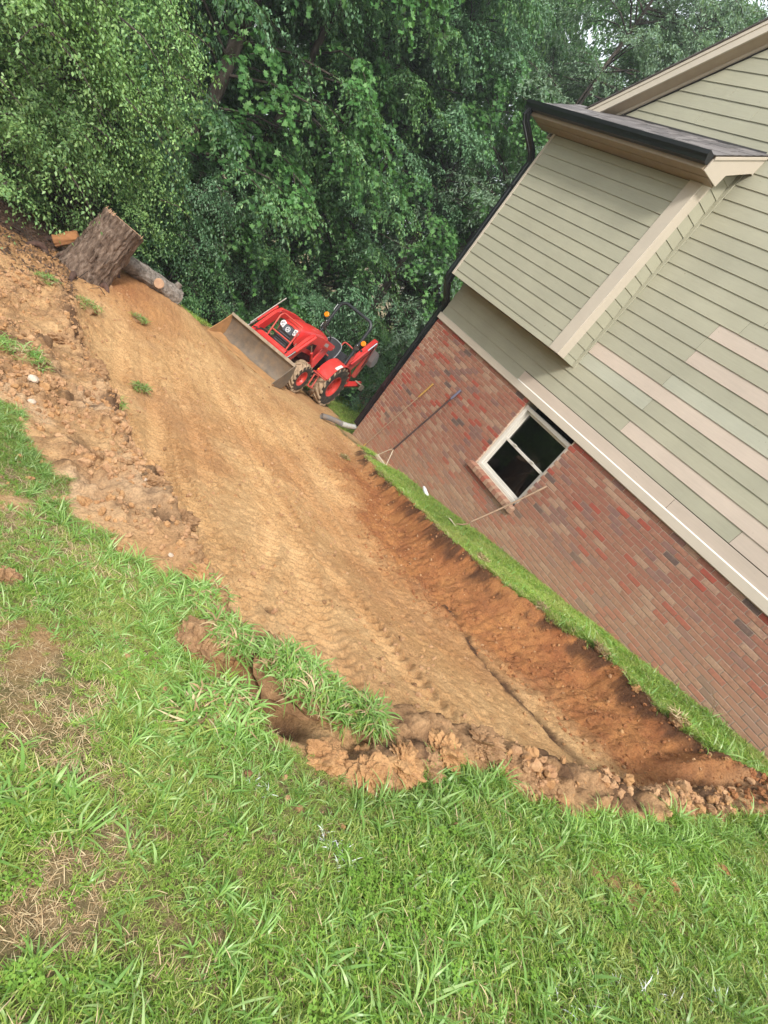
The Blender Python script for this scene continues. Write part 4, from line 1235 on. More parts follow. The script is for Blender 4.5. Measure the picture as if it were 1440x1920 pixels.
# operator station
q = MB(); q.box((0.30, -0.52, 0.535), (0.86, 0.52, 0.565)); q.prism([(0.62, 0.565), (0.86, 0.565), (0.80, 1.05), (0.66, 1.25)], -0.20, 0.20, axis=1); tb(q, 'floor_and_dash', M_DARK, bevel=0.01)
for s in (-1, 1):
    q = MB(); q.box((0.34, s * 0.50 - 0.14, 0.566), (0.62, s * 0.50 + 0.10, 0.585)); tb(q, 'floor_mat', M_GREYP)
    # fender: arch plate over the tyre with a flat top and an inner skirt
    arc = []
    for i in range(15):
        a = math.radians(8 + i * 11.0)
        arc.append((0.0 + 0.60 * math.cos(a) * (1.0 if math.cos(a) > 0 else 1.04), 0.53 + 0.585 * math.sin(a)))
    q = MB()
    o_ = [(x, z) for x, z in arc]; i_ = [(0.02 + (x - 0.02) * 0.975, 0.53 + (z - 0.53) * 0.975) for x, z in arc]
    ya_, yb_ = s * 0.42, s * 0.77
    q.prism(o_ + i_[::-1], ya_, yb_, axis=1)
    q.prism([(p[0], p[1]) for p in o_] + [(-0.62, 0.66), (0.64, 0.60)][:0], ya_, ya_ + s * 0.012, axis=1)
    fe = tb(q, 'fender', M_RED, smooth='auto')
    q = MB(); q.prism([(o_[i][0] * 1.0, o_[i][1] + 0.003) for i in (3, 4, 5)] + [(i_[i][0], i_[i][1] + 0.002) for i in (5, 4, 3)], s * 0.69, s * 0.765, axis=1); q.build('reflective_sticker', M_WHITE, fe)
q = MB()
q.tube([(0.60, 0.54, 0.55), (0.86, 0.56, 0.545), (0.86, 0.58, 0.26), (0.62, 0.58, 0.26), (0.60, 0.55, 0.55)], 0.016, 8); q.box((0.61, 0.52, 0.245), (0.87, 0.64, 0.262))
q.tube([(0.88, 0.50, 0.60), (0.60, 0.74, 0.58)], 0.018, 8)
tb(q, 'step', M_RED2)
q = MB(); q.ball((0.72, 0.50, 0.68), (0.035, 0.02, 0.03), 7); tb(q, 'marker_lamp', M_AMBER, smooth=True)
# levers beside the seat
q = MB()
for i in range(5):
    q.tube([(0.42 - 0.05 * i, 0.27, 0.75), (0.40 - 0.05 * i, 0.29, 1.02)], 0.009, 6)
tb(q, 'lever_row', M_DARK)
q = MB()
for x, y, z in ((0.40, 0.29, 1.03), (0.32, 0.295, 1.03), (0.30, -0.3, 1.05)): q.ball((x, y, z), 0.022, 6)
tb(q, 'lever_knob', M_RED2, smooth=True)
# seat
q = MB(); q.box((-0.22, -0.24, 0.84), (0.28, 0.24, 0.94)); seat = tb(q, 'seat', M_SEAT, bevel=0.035)
q = MB(); loft(q, [[(-0.20 - 0.10 * t - th, y * w, 0.92 + 0.50 * t) for (y, th) in ((-0.24, 0.0), (-0.20, -0.035), (0, -0.02), (0.20, -0.035), (0.24, 0.0), (0.20, 0.07), (-0.20, 0.07))] for t, w in ((0, 0.9), (0.3, 1.02), (0.7, 1.0), (0.9, 0.86), (1.0, 0.62))])
sb = q.build('seat_back', M_SEAT, seat, smooth='auto')
q = MB(); q.tube(spline([(-0.155, -0.225, 0.96), (-0.20, -0.25, 1.15), (-0.25, -0.22, 1.34), (-0.27, -0.12, 1.425), (-0.275, 0.12, 1.425), (-0.25, 0.22, 1.34), (-0.20, 0.25, 1.15), (-0.155, 0.225, 0.96)], 4), 0.011, 6)
q.build('piping', M_PIPING, seat, smooth='auto')
q = MB()
Ms = Matrix.Translation((-0.190, 0, 1.25)) @ Matrix.Rotation(math.radians(-11), 4, 'Y')
q.prism([(-0.075, -0.02), (-0.03, -0.045), (0.0, -0.015), (0.04, -0.04), (0.08, -0.01), (0.055, 0.035), (0.015, 0.015), (-0.03, 0.04), (-0.07, 0.03)], 0.0, 0.006, axis=0, M=Ms)
q.build('seat_print', M_ORNG, seat)
q = MB(); q.box((-0.30, -0.16, 0.60), (0.25, 0.16, 0.84)); tb(q, 'seat_base', M_DARK, bevel=0.02)
# steering wheel
Mw = Matrix.Translation((0.46, 0, 1.36)) @ Matrix.Rotation(math.radians(-38), 4, 'Y')
q = MB(); q.tube([(0.185 * math.cos(i * math.pi / 14), 0.185 * math.sin(i * math.pi / 14), 0) for i in range(28)], 0.014, 8, M=Mw, closed=True)
for a in (0, 2.1, 4.2): q.tube([(0, 0, -0.03), (0.18 * math.cos(a), 0.18 * math.sin(a), 0)], 0.010, 6, M=Mw)
q.tube([(0, 0, -0.25), (0, 0, -0.02)], 0.03, 8, M=Mw)
tb(q, 'steering_wheel', M_DARK, smooth='auto')
# roll bar and beacons
q = MB()
q.tube([(-0.30, -0.50, 0.62), (-0.30, -0.50, 1.55), (-0.30, -0.49, 2.02)] + [(-0.30, -0.49 + 0.17 * (1 - math.cos(a)), 2.09 + 0.17 * math.sin(a)) for a in [i * math.pi / 12 for i in range(7)]] +
       [(-0.30, 0.49 - 0.17 * (1 - math.cos(a)), 2.09 + 0.17 * math.sin(a)) for a in [i * math.pi / 12 for i in range(6, -1, -1)]] + [(-0.30, 0.49, 2.02), (-0.30, 0.50, 1.55), (-0.30, 0.50, 0.62)], 0.040, 10)
ro = tb(q, 'roll_bar', simple('roll_bar_paint', (0.035, 0.04, 0.045), 0.4), smooth='auto')
for s in (-1, 1):
    q = MB(); q.box((-0.345, s * 0.5 - 0.05, 1.50), (-0.255, s * 0.5 + 0.05, 1.66)); q.build('hinge_bracket', M_DARK, ro, bevel=0.008)
    q = MB(); q.tube([(-0.30, s * 0.44, 1.58), (-0.30, s * 0.57, 1.58)], 0.016, 10); q.tube([(-0.24, s * 0.5, 1.63), (-0.24, s * 0.5, 1.66)], 0.012, 8); q.build('hinge_pin', M_CHROME, ro)
    q = MB(); q.tube([(-0.30, s * 0.50, 1.72), (-0.26, s * 0.58, 1.72)], 0.012, 8); q.build('lamp_stalk', M_DARK, ro)
    q = MB(); q.lathe([(0.058, -0.030), (0.066, -0.012), (0.066, 0.012), (0.058, 0.030)], 16, axis='X', M=Matrix.Translation((-0.25, s * 0.60, 1.76))); tb(q, 'amber_lamp', M_AMBER, bevel=0.006)
q = MB(); q.tube([(-0.27, -0.535, 1.95), (-0.27, -0.535, 2.12)], 0.010, 8); q.tube([(-0.25, -0.54, 1.24), (-0.24, -0.545, 1.56)], 0.012, 8); tb(q, 'chrome_strip', M_CHROME)

# backhoe
q = MB(); q.box((-0.92, -0.40, 0.42), (-0.55, 0.40, 0.74)); q.box((-1.05, -0.16, 0.40), (-0.90, 0.16, 0.92)); tb(q, 'backhoe_frame', M_RED, bevel=0.012)
q = MB(); q.tube(spline([(-0.62, 0.02, 1.12), (-0.62, 0.02, 1.47), (-0.64, 0.10, 1.53), (-0.66, 0.34, 1.50), (-0.68, 0.42, 1.40), (-0.68, 0.42, 1.05)], 4), 0.017, 8); tb(q, 'guard_rail', M_RED2, smooth='auto')
q = MB(); q.box((-0.80, -0.30, 0.90), (-0.52, 0.30, 0.98)); q.box((-0.74, -0.28, 0.98), (-0.66, 0.28, 1.3)); tb(q, 'backhoe_seat', M_SEAT, bevel=0.02)
q = MB()
for s in (-0.02, 0.06, 0.14, 0.22): q.tube([(-0.92, s, 0.9), (-0.90, s, 1.22)], 0.009, 6)
tb(q, 'control_levers', M_DARK)
by = 0.26
q = MB()
q.prism([(-0.98, 0.72), (-1.14, 0.66), (-1.30, 1.02), (-1.62, 1.72), (-1.76, 2.02), (-1.64, 2.09), (-1.50, 1.88), (-1.20, 1.42), (-1.02, 1.12)], by - 0.07, by + 0.07, axis=1)
tb(q, 'boom', M_RED, bevel=0.012)
q = MB(); q.tube([(-0.98, by + 0.10, 1.18), (-1.34, by + 0.10, 1.72)], 0.034, 10); c_ = tb(q, 'boom_cylinder', M_RED, smooth='auto')
q = MB(); q.tube([(-1.34, by + 0.10, 1.72), (-1.56, by + 0.10, 2.02)], 0.018, 8); q.build('rod', M_CHROME, c_)
q = MB(); q.prism([(-1.70, 2.05), (-1.83, 2.00), (-1.92, 1.50), (-1.96, 0.98), (-1.84, 0.94), (-1.76, 1.45)], by - 0.05, by + 0.05, axis=1); tb(q, 'dipper_arm', M_RED2, bevel=0.01)
q = MB(); q.tube([(-1.30, by - 0.02, 1.62), (-1.72, by - 0.02, 1.58)], 0.03, 8); q.tube([(-1.60, by + 0.09, 1.90), (-1.74, by + 0.09, 1.30)], 0.014, 8); tb(q, 'dipper_cylinder', M_DARK)
q = MB(); q.prism([(-1.80, 1.86), (-1.97, 1.84), (-2.16, 1.66), (-2.14, 1.50), (-1.98, 1.42), (-1.88, 1.55)], by - 0.06, by + 0.20, axis=1); tb(q, 'backhoe_bucket', simple('grey_backhoe_bucket', (0.34, 0.31, 0.31), 0.5, metal=0.2), bevel=0.012)
for s in (-1, 1):
    q = MB(); q.prism([(-0.72, 0.60), (-0.92, 0.62), (-0.98, 0.50), (-0.92, 0.44), (-0.72, 0.44)], s * 0.36, s * 0.44, axis=1)
    q.add([(-0.90, s * 0.40, 0.46), (-0.76, s * 0.40, 0.46), (-0.76, s * 0.40, 0.62), (-0.90, s * 0.40, 0.62), (-1.22, s * 0.80, 0.86), (-1.08, s * 0.80, 0.86), (-1.08, s * 0.80, 1.02), (-1.22, s * 0.80, 1.02)],
          [(0, 1, 2, 3), (4, 7, 6, 5), (0, 4, 5, 1), (1, 5, 6, 2), (2, 6, 7, 3), (3, 7, 4, 0)])
    st = tb(q, 'stabilizer', M_RED, bevel=0.008)
    q = MB(); q.box((-1.30, s * 0.80 - 0.10, 0.93), (-1.02, s * 0.80 + 0.09, 0.965)); q.box((-1.30, s * 0.89 - 0.0, 0.82), (-1.02, s * 0.89 + 0.012, 0.965)); q.build('foot_pad', M_EDGE, st, bevel=0.004)

# ================================================================== THINGS ON THE GROUND
def bark_mat(name, a, b, c, sc=(14, 14, 4)):
    m = NT(name)
    v = m.pos(sc, obj=True)
    n = m.noise(1.6, 7, 0.7, vec=v, dist=0.4)
    col = m.ramp(n, [(0.32, a), (0.5, b), (0.68, c)])
    col = m.mix(m.ramp(m.noise(3, 4, vec=m.pos(obj=True)), [(0.45, 0.0), (0.7, 0.5)]), col, a)
    m.set('Base Color', col); m.set('Roughness', 0.95); m.set('Specular IOR Level', 0.15); m.bump(n, 1.0, 0.05)
    return m.mat


M_BARK = bark_mat('pine_bark', (0.060, 0.040, 0.030), (0.20, 0.142, 0.108), (0.38, 0.295, 0.235))
M_BARKG = bark_mat('grey_bark', (0.10, 0.085, 0.070), (0.26, 0.225, 0.195), (0.42, 0.38, 0.34), (10, 10, 10))
M_WOOD = simple('fresh_cut_wood', (0.46, 0.29, 0.18), 0.8, var=0.15, scale=12, bump=0.5, bscale=60, dirt=(0.34, 0.17, 0.10), dirt_amt=0.4)
M_RAW = simple('orange_split_wood', (0.44, 0.20, 0.08), 0.85, var=0.2, scale=7, bump=0.4)
M_ROT = simple('rotten_wood', (0.14, 0.075, 0.055), 0.95, var=0.3, scale=16, bump=0.9, bscale=30, dirt=(0.05, 0.03, 0.025), dirt_amt=0.8)


def trunk_mesh(base, top, r0, r1, n=64, rows=46, amp=0.02, flare=0.0, hollow=None, seed=3, cut=(0, 0, 0)):
    """noisy bark cylinder; returns verts, quads (open ends) and the two end rings"""
    B, T = np.array(base, float), np.array(top, float)
    t_ = (T - B) / np.linalg.norm(T - B)
    a_ = np.cross(t_, [0, 1, 0.01]); a_ /= np.linalg.norm(a_); b_ = np.cross(t_, a_)
    vs = np.zeros((rows, n, 3))
    for i in range(rows):
        u = i / (rows - 1)
        an = np.arange(n) * 2 * math.pi / n
        r = r0 + (r1 - r0) * u + flare * (1 - u) ** 4 * (0.6 + 0.8 * vnoise(np.cos(an) * 1.6 + 5, np.sin(an) * 1.6 + 5, seed))
        L = np.linalg.norm(T - B)
        rid = np.abs(vnoise(an * 7 / 1.0 + 0.6 * vnoise(an * 3, np.full(n, u * L * 6), 2), np.full(n, u * L * 3.2), seed + 2) - 0.5) * 2
        r = r + amp * (rid - 0.4) + amp * 0.6 * (vnoise(an * 20, np.full(n, u * L * 22), seed + 4) - 0.5)
        if hollow is not None:
            ah, uh, wa, wu, dp = hollow
            dd = (np.angle(np.exp(1j * (an - ah))) / wa) ** 2 + ((u - uh) / wu) ** 2
            r = r - dp * np.exp(-dd) * (0.55 + 0.9 * vnoise(an * 9, np.full(n, u * 14), 8))
        vs[i] = B + (T - B) * u + np.outer(r * np.cos(an), a_) + np.outer(r * np.sin(an), b_)
        vs[i] += np.outer((vs[i] - B - (T - B) * u) @ np.array(cut) * u * u, t_)
    return vs, t_


def trunk_obj(name, parent, mats, base, top, r0, r1, cap=True, **k):
    vs, t_ = trunk_mesh(base, top, r0, r1, **k)
    rows, n, _ = vs.shape
    idx = np.arange(rows * n).reshape(rows, n)
    nx_ = np.roll(idx, -1, 1)
    F = np.stack([idx[:-1], nx_[:-1], nx_[1:], idx[1:]], -1).reshape(-1, 4)
    me = np_mesh(name, vs.reshape(-1, 3) - np.array(base), F, mats, smooth=True)
    return link(name, me, parent), vs


def disc(name, parent, mat, ringp, base, nrm, depth=0.01, seed=2, rough=0.01):
    """cut face over a ring of points, slightly splintered"""
    c = ringp.mean(0); n = len(ringp); vs = [c + np.array(nrm) * depth]; fs = []
    rr = 8
    for i in range(1, rr + 1):
        for k in range(n):
            p = c + (ringp[k] - c) * (i / rr) * (0.995)
            off = depth * (1 if i < rr else 0) + (rough * (vnoise(np.array([p[0] * 60]), np.array([p[1] * 60]), seed)[0] - 0.4) if i < rr else 0)
            vs.append(p + np.array(nrm) * off)
    for k in range(n):
        k2 = (k + 1) % n
        fs.append((0, 1 + k, 1 + k2))
    me = bpy.data.meshes.new(name)
    for i in range(rr - 1):
        for k in range(n):
            k2 = (k + 1) % n
            fs.append((1 + i * n + k, 1 + (i + 1) * n + k, 1 + (i + 1) * n + k2, 1 + i * n + k2))
    me.from_pydata([tuple(np.array(v) - np.array(base)) for v in vs], [], fs); me.materials.append(mat)
    return link(name, me, parent)


SB = np.array([1.38, 8.92, -3.12]); ST = np.array([1.63, 8.84, -1.93])
st = empty('tree_stump', tuple(SB))
tag(st, 'thick leaning brown tree stump with flaking bark on the bare clay bank', 'stump')
# the saw cut slopes up towards the dug side and down at the back
o, vs = trunk_obj('trunk', st, M_BARK, SB, ST, 0.325, 0.275, n=120, rows=80, amp=0.042, flare=0.17, hollow=(5.0, 0.30, 0.7, 0.35, 0.14), seed=3, cut=(0.0, -0.28, 0))
tdir = (ST - SB) / np.linalg.norm(ST - SB)
disc('cut_face', st, M_WOOD, vs[-1], SB, tdir, 0.006, rough=0.014)
q = MB()   # flaps of loose bark and splinters
rb = random.Random(3)
for i in range(46):
    k = rb.randrange(120); j = rb.randrange(2, 70)
    p = Vector(vs[j][k]); axis_p = Vector(SB + (ST - SB) * j / 79)
    nrm = (p - axis_p).normalized(); up = Vector(tdir); sd = up.cross(nrm)
    w, h = rb.uniform(.012, .035), rb.uniform(.03, .09)
    t0 = p + nrm * 0.004; tip = nrm * rb.uniform(.004, .022)
    q.add([t0 - sd * w - up * h, t0 + sd * w - up * h, t0 + sd * w * .8 + up * h + tip, t0 - sd * w * .7 + up * h * .9 + tip,
           t0 - sd * w * .9 - up * h + nrm * .006, t0 + sd * w * .9 - up * h + nrm * .006, t0 + sd * w * .7 + up * h + tip + nrm * .007, t0 - sd * w * .6 + up * h * .9 + tip + nrm * .007],
          [(0, 1, 2, 3), (4, 7, 6, 5), (0, 4, 5, 1), (1, 5, 6, 2), (2, 6, 7, 3), (3, 7, 4, 0)])
q.v = [tuple(np.array(v) - SB) for v in q.v]
q.build('bark_flap', M_BARK, st)['kind'] = 'stuff'
q = MB()
for i in range(16):
    k = rb.randrange(120); p = Vector(vs[-1][k]); q.tube([p - Vector(tdir) * .02, p + Vector(tdir) * rb.uniform(.01, .05) + Vector((rb.uniform(-.01, .01), 0, 0))], [rb.uniform(.008, .02), .003], 5)
q.v = [tuple(np.array(v) - SB) for v in q.v]
q.build('splinter', M_WOOD, st)['kind'] = 'stuff'
q = MB()   # roots clawing into the clay
for a in (0.3, 1.4, 2.3, 3.4, 4.5, 5.5):
    L = rb.uniform(.25, .5); c_, s_ = math.cos(a), math.sin(a)
    gx0, gy0 = SB[0] + c_ * (.3 + L), SB[1] + s_ * (.3 + L)
    zb_ = gz(gx0, gy0)
    q.tube(spline([(SB[0] + c_ * .20, SB[1] + s_ * .20, SB[2] + .40), (SB[0] + c_ * .33, SB[1] + s_ * .33, SB[2] + .2), (SB[0] + c_ * (.3 + L * .5), SB[1] + s_ * (.3 + L * .5), zb_ + .06), (gx0, gy0, zb_ - .06)], 4), [.075, .075, .07, .068, .062, .056, .05, .046, .042, .036, .03, .024, .02], 8)
q.v = [tuple(np.array(v) - SB) for v in q.v]
q.build('root', M_ROT, st, smooth=True)

# grey log lying behind the stump
LB, LT = np.array([1.90, 9.28, gz(1.9, 9.28) + 0.20]), np.array([2.86, 9.57, gz(2.86, 9.57) + 0.085])
lg = empty('log', tuple(LB)); tag(lg, 'grey barked log lying on the clay behind the big stump', 'log')
o, vs = trunk_obj('log_trunk', lg, M_BARKG, LB, LT, 0.125, 0.155, n=40, rows=36, amp=0.022, flare=0.0, seed=9)
nL = (LT - LB) / np.linalg.norm(LT - LB)
disc('cut_end', lg, M_BARKG, vs[-1], LB, nL, 0.01, rough=0.03); disc('cut_end', lg, M_WOOD, vs[0], LB, -nL, 0.01)
p = LB + (LT - LB) * 0.60
sdv = np.array([-0.1, -0.85, 0.30]); sdv /= np.linalg.norm(sdv)
o, v2 = trunk_obj('branch_stub', lg, M_BARKG, p + sdv * .06, p + sdv * .20, 0.085, 0.078, n=24, rows=6, amp=0.008, seed=5)
o.location = tuple(p + sdv * .06 - LB)
disc('cut_face', lg, M_WOOD, v2[-1], LB, sdv, 0.004, rough=0.006)
o, v2 = trunk_obj('branch_stub', lg, M_BARKG, LT - nL * .10 + np.array([0, 0, .08]), LT - nL * .06 + np.array([0, 0, .22]), 0.06, 0.05, n=20, rows=6, amp=0.02, seed=6)
o.location = tuple(LT - nL * .10 + np.array([0, 0, .08]) - LB)
# sawn log behind the stump on the left, orange end showing
LB, LT = np.array([1.03, 9.14, gz(1.03, 9.14) + 0.10]), np.array([1.25, 9.12, gz(1.25, 9.12) + 0.30])
lg2 = empty('log', tuple(LB)); tag(lg2, 'split log with bright orange wood showing left of the stump', 'log')
o, vs = trunk_obj('log_trunk', lg2, M_RAW, LB, LT, 0.075, 0.085, n=32, rows=14, amp=0.03, seed=14)
nL = (LT - LB) / np.linalg.norm(LT - LB)
disc('cut_end', lg2, M_RAW, vs[-1], LB, nL, 0.01); disc('cut_end', lg2, M_RAW, vs[0], LB, -nL, 0.01)


# tools against the wall
def handle(pts, r, name, mat, parent, org):
    q = MB(); q.tube([Vector(p) - Vector(org) for p in pts], r, 10); return q.build(name, mat, parent, smooth='auto')


M_ASH = simple('weathered_ash_handle', (0.34, 0.23, 0.15), 0.7, var=0.15, scale=20)
M_PAINTY = simple('yellow_handle_tip', (0.42, 0.25, 0.07), 0.5)
M_RUST = simple('rusty_iron', (0.30, 0.19, 0.12), 0.8, var=0.2, scale=15, bump=0.3)
M_PALEM = simple('pale_worn_steel', (0.62, 0.55, 0.42), 0.5, var=0.1, scale=8, dirt=(0.4, 0.27, 0.15), dirt_amt=0.4)
b_, t_ = Vector((6.52, 7.87, gz(6.52, 7.87) + 0.01)), Vector((6.675, 7.56, -1.315))
h = empty('garden_pole', tuple(b_)); tag(h, 'thin brown pole with yellow tip leaning on the brick wall near the downspout', 'pole')
handle([b_, b_.lerp(t_, .8)], 0.010, 'shaft', M_ASH, h, b_); handle([b_.lerp(t_, .8), t_], [0.016, 0.018], 'grip', M_PAINTY, h, b_)
handle([b_ + Vector((0, 0, -0.01)), b_.lerp(t_, .035)], [0.014, 0.013], 'ferrule', M_PAINTY, h, b_)
b_, t_ = Vector((6.40, 7.02, gz(6.40, 7.02) + 0.30)), Vector((6.665, 6.90, -1.045))
h = empty('rake', tuple(b_)); tag(h, 'bow rake with dark handle leaning on the brick wall, head on the ground', 'rake')
handle([b_, b_.lerp(t_, .86)], 0.016, 'handle', simple('dark_handle', (0.05, 0.03, 0.028), 0.5), h, b_)
handle([b_.lerp(t_, .86), t_], [0.020, 0.022], 'grip', simple('blue_grey_grip', (0.13, 0.13, 0.19), 0.5), h, b_)
q = MB()
g0 = gz(6.34, 7.0) + 0.03
for dy in (-0.17, 0.17):
    q.tube([(0, 0, 0.02), (-0.02, dy * 0.35, -0.06), (-0.05, dy, g0 - b_.z)], 0.007, 6)
q.tube([(-0.05, -0.18, g0 - b_.z), (-0.05, 0.18, g0 - b_.z)], 0.010, 6)
for i in range(12):
    yy = -0.175 + i * 0.0318
    q.tube([(-0.05, yy, g0 - b_.z), (-0.10, yy, g0 - b_.z - 0.045)], [0.006, 0.003], 5)
q.build('rake_head', M_PALEM, h)
b_, t_ = Vector((6.16, 4.60, gz(6.16, 4.6) + 0.07)), Vector((6.672, 4.36, -1.115))
h = empty('hoe', tuple(b_)); tag(h, 'garden hoe with pale blade leaning on the brick wall below the window', 'hoe')
handle([b_ + (t_ - b_) * u + Vector((0, 0, -0.03 * math.sin(u * 3.1))) for u in [i / 10 for i in range(1, 11)]], [0.013] * 8 + [0.016, 0.017], 'handle', M_ASH, h, b_)
q = MB(); q.tube([(0.04, -0.02, 0.06), (-0.01, 0.01, 0.0), (-0.07, 0.02, -0.02), (-0.10, 0.03, -0.035)], [0.012, 0.010, 0.008, 0.007], 8); q.build('neck', M_RUST, h)
q = MB(); Mh = Matrix.Translation((-0.13, 0.03, -0.045)) @ Matrix.Rotation(math.radians(14), 4, 'Y') @ Matrix.Rotation(math.radians(12), 4, 'Z')
q.box((-0.075, -0.10, -0.003), (0.04, 0.10, 0.003), M=Mh); q.build('blade', M_PALEM, h, bevel=0.002)
# white can lying by the wall
cx_, cy_ = 6.50, 5.87; cz_ = gz(cx_, cy_) + 0.055
h = empty('spray_can', (cx_, cy_, cz_)); tag(h, 'small white spray can lying in the grass against the brick wall', 'spray can')
Mc = Matrix.Rotation(math.radians(-12), 4, 'Z') @ Matrix.Rotation(math.radians(7), 4, 'X')
q = MB(); q.lathe([(0.010, -0.10), (0.031, -0.098), (0.033, -0.09), (0.033, 0.075), (0.026, 0.090), (0.013, 0.095)], 18, M=Mc); q.build('can', simple('white_can', (0.80, 0.80, 0.80), 0.3, var=0.02), h, smooth='auto')
q = MB(); q.lathe([(0.024, 0.091), (0.024, 0.125), (0.018, 0.130)], 16, M=Mc); q.build('cap', simple('white_cap', (0.72, 0.74, 0.76), 0.4), h, smooth='auto')


# ------------------------------------------------------------------ clods and stones
def lump_mesh(name, r, mat, seed, flat=0.7, detail=3, amp=0.45):
    bm = bmesh.new(); bmesh.ops.create_icosphere(bm, subdivisions=detail, radius=1)
    co = np.array([v.co[:] for v in bm.verts])
    n = fbm(co[:, 0] * 1.7 + seed * 3.1 + co[:, 2], co[:, 1] * 1.7 + co[:, 2] * 1.3 + seed, 4, seed) - 0.5
    n2 = fbm(co[:, 0] * 5 + seed + co[:, 2] * 4, co[:, 1] * 5 - co[:, 2] * 4, 3, seed + 7) - 0.5
    rid = np.abs(fbm(co[:, 0] * 3 + seed + co[:, 2] * 2, co[:, 1] * 3 - co[:, 2] * 2.5, 3, seed + 9) - 0.5)
    k = r * (1 + 2 * amp * n + 1.3 * amp * n2 - 1.6 * amp * (0.12 - rid))
    for v, kk in zip(bm.verts, k):
        v.co = Vector((v.co.x * kk, v.co.y * kk, v.co.z * kk * flat))
    me = bpy.data.meshes.new(name); bm.to_mesh(me); bm.free(); me.materials.append(mat)
    return me


def clay(name, a, b, c):
    m = NT(name); P = m.pos()
    col = m.mix(m.ramp(m.noise(9, 5, 0.7, vec=P), [(0.38, 0.0), (0.62, 1.0)]), a, b)
    col = m.mix(m.ramp(m.noise(30, 4, 0.7, vec=P), [(0.5, 0.0), (0.7, 0.7)]), col, c)
    m.set('Base Color', col); m.set('Roughness', 0.95); m.set('Specular IOR Level', 0.1); m.bump(m.noise(110, 4, 0.7, vec=P), 0.8, 0.01)
    return m.mat


M_CLOD1 = clay('orange_clay_clod', (0.47, 0.275, 0.130), (0.35, 0.190, 0.088), (0.25, 0.130, 0.065))
M_CLOD2 = clay('brown_earth_clod', (0.35, 0.210, 0.110), (0.21, 0.120, 0.062), (0.44, 0.275, 0.15))
M_STONE = clay('pale_stone', (0.62, 0.52, 0.42), (0.50, 0.40, 0.31), (0.42, 0.30, 0.22))
CL = [  # x, y, radius, kind, label
    (0.44, 1.68, 0.045, 2, 'brown earth clod lying alone in the grass at the left edge'),
    (1.10, 1.40, 0.10, 2, 'large brown clod at the lawn edge above the big grass clump'),
    (1.42, 1.40, 0.07, 2, 'dark rounded clod beside the end of the tyre marks'),
    (1.20, 1.86, 0.05, 1, 'orange clay slab at the tip of the grass strip'),
    (1.42, 0.82, 0.07, 1, 'pale pink clay clod under the overturned sod'),
    (1.55, 0.72, 0.065, 1, 'orange clay clod against the grass front edge'),
    (1.72, 0.73, 0.08, 1, 'upright rusty clay clod at the right end of the sod clump'),
    (1.88, 0.72, 0.075, 2, 'crumbly brown clod right of the sod clump'),
    (2.02, 0.78, 0.085, 1, 'broad crumbling clod in the front ridge of soil'),
    (2.28, 0.78, 0.09, 2, 'tall rough clod in the middle of the front soil ridge'),
    (1.32, 2.50, 0.09, 2, 'dark brown block standing out of the left bank beside the tracks'),
    (1.20, 2.75, 0.07, 2, 'grey brown clod on the left bank above the dark hole'),
    (1.22, 3.35, 0.08, 2, 'grey brown clod midway along the left bank'),
    (0.80, 2.42, 0.035, 1, 'flat orange clay lump pushed onto the lawn'),
    (1.30, 5.55, 0.15, 2, 'big dark clod beside the hollow in the upper bank'),
    (1.02, 5.75, 0.12, 2, 'rounded brown clod on the upper left bank'),
    (2.95, 0.02, 0.035, 1, 'small orange clay lump in the front grass'),
    (3.55, -0.02, 0.045, 1, 'orange clay lump in the grass near the right corner'),
    (5.50, 1.35, 0.06, 1, 'orange clay clod on the lip of the cut by the wall grass'),
]
for i, (x, y, r, k, lab) in enumerate(CL):
    me = lump_mesh('soil_clod', r, (M_CLOD1 if k == 1 else M_CLOD2), i + 2, 0.65, 5, 0.50)
    o = link('soil_clod', me, None, (x, y, gz(x, y) + r * 0.05)); o.rotation_euler = (rnd.uniform(-.3, .3), rnd.uniform(-.3, .3), rnd.uniform(0, 6))
    tag(o, lab, 'clod', 'larger clods of soil round the dug area')
for i, (x, y, r, lab) in enumerate([(0.63, 3.92, 0.034, 'pale stone on the clay at the left edge, the upper of two'), (0.64, 3.70, 0.026, 'smaller pale stone just below another at the left edge'),
                                    (1.13, 2.02, 0.013, 'white pebble below the dark hole in the left bank'), (1.12, 2.72, 0.014, 'whitish pebble on the pale strip of the left bank')]):
    o = link('stone', lump_mesh('stone', r, M_STONE, i + 40, 0.6, 3, 0.2), None, (x, y, gz(x, y) + r * 0.35)); tag(o, lab, 'stone', 'pale stones on the left bank')


# ------------------------------------------------------------------ scatter: geometry nodes over points made here
def proto_collection(name, meshes):
    c = bpy.data.collections.new(name)
    for i, me in enumerate(meshes):
        o = bpy.data.objects.new('%s_%02d' % (name, i), me); c.objects.link(o)
    return c


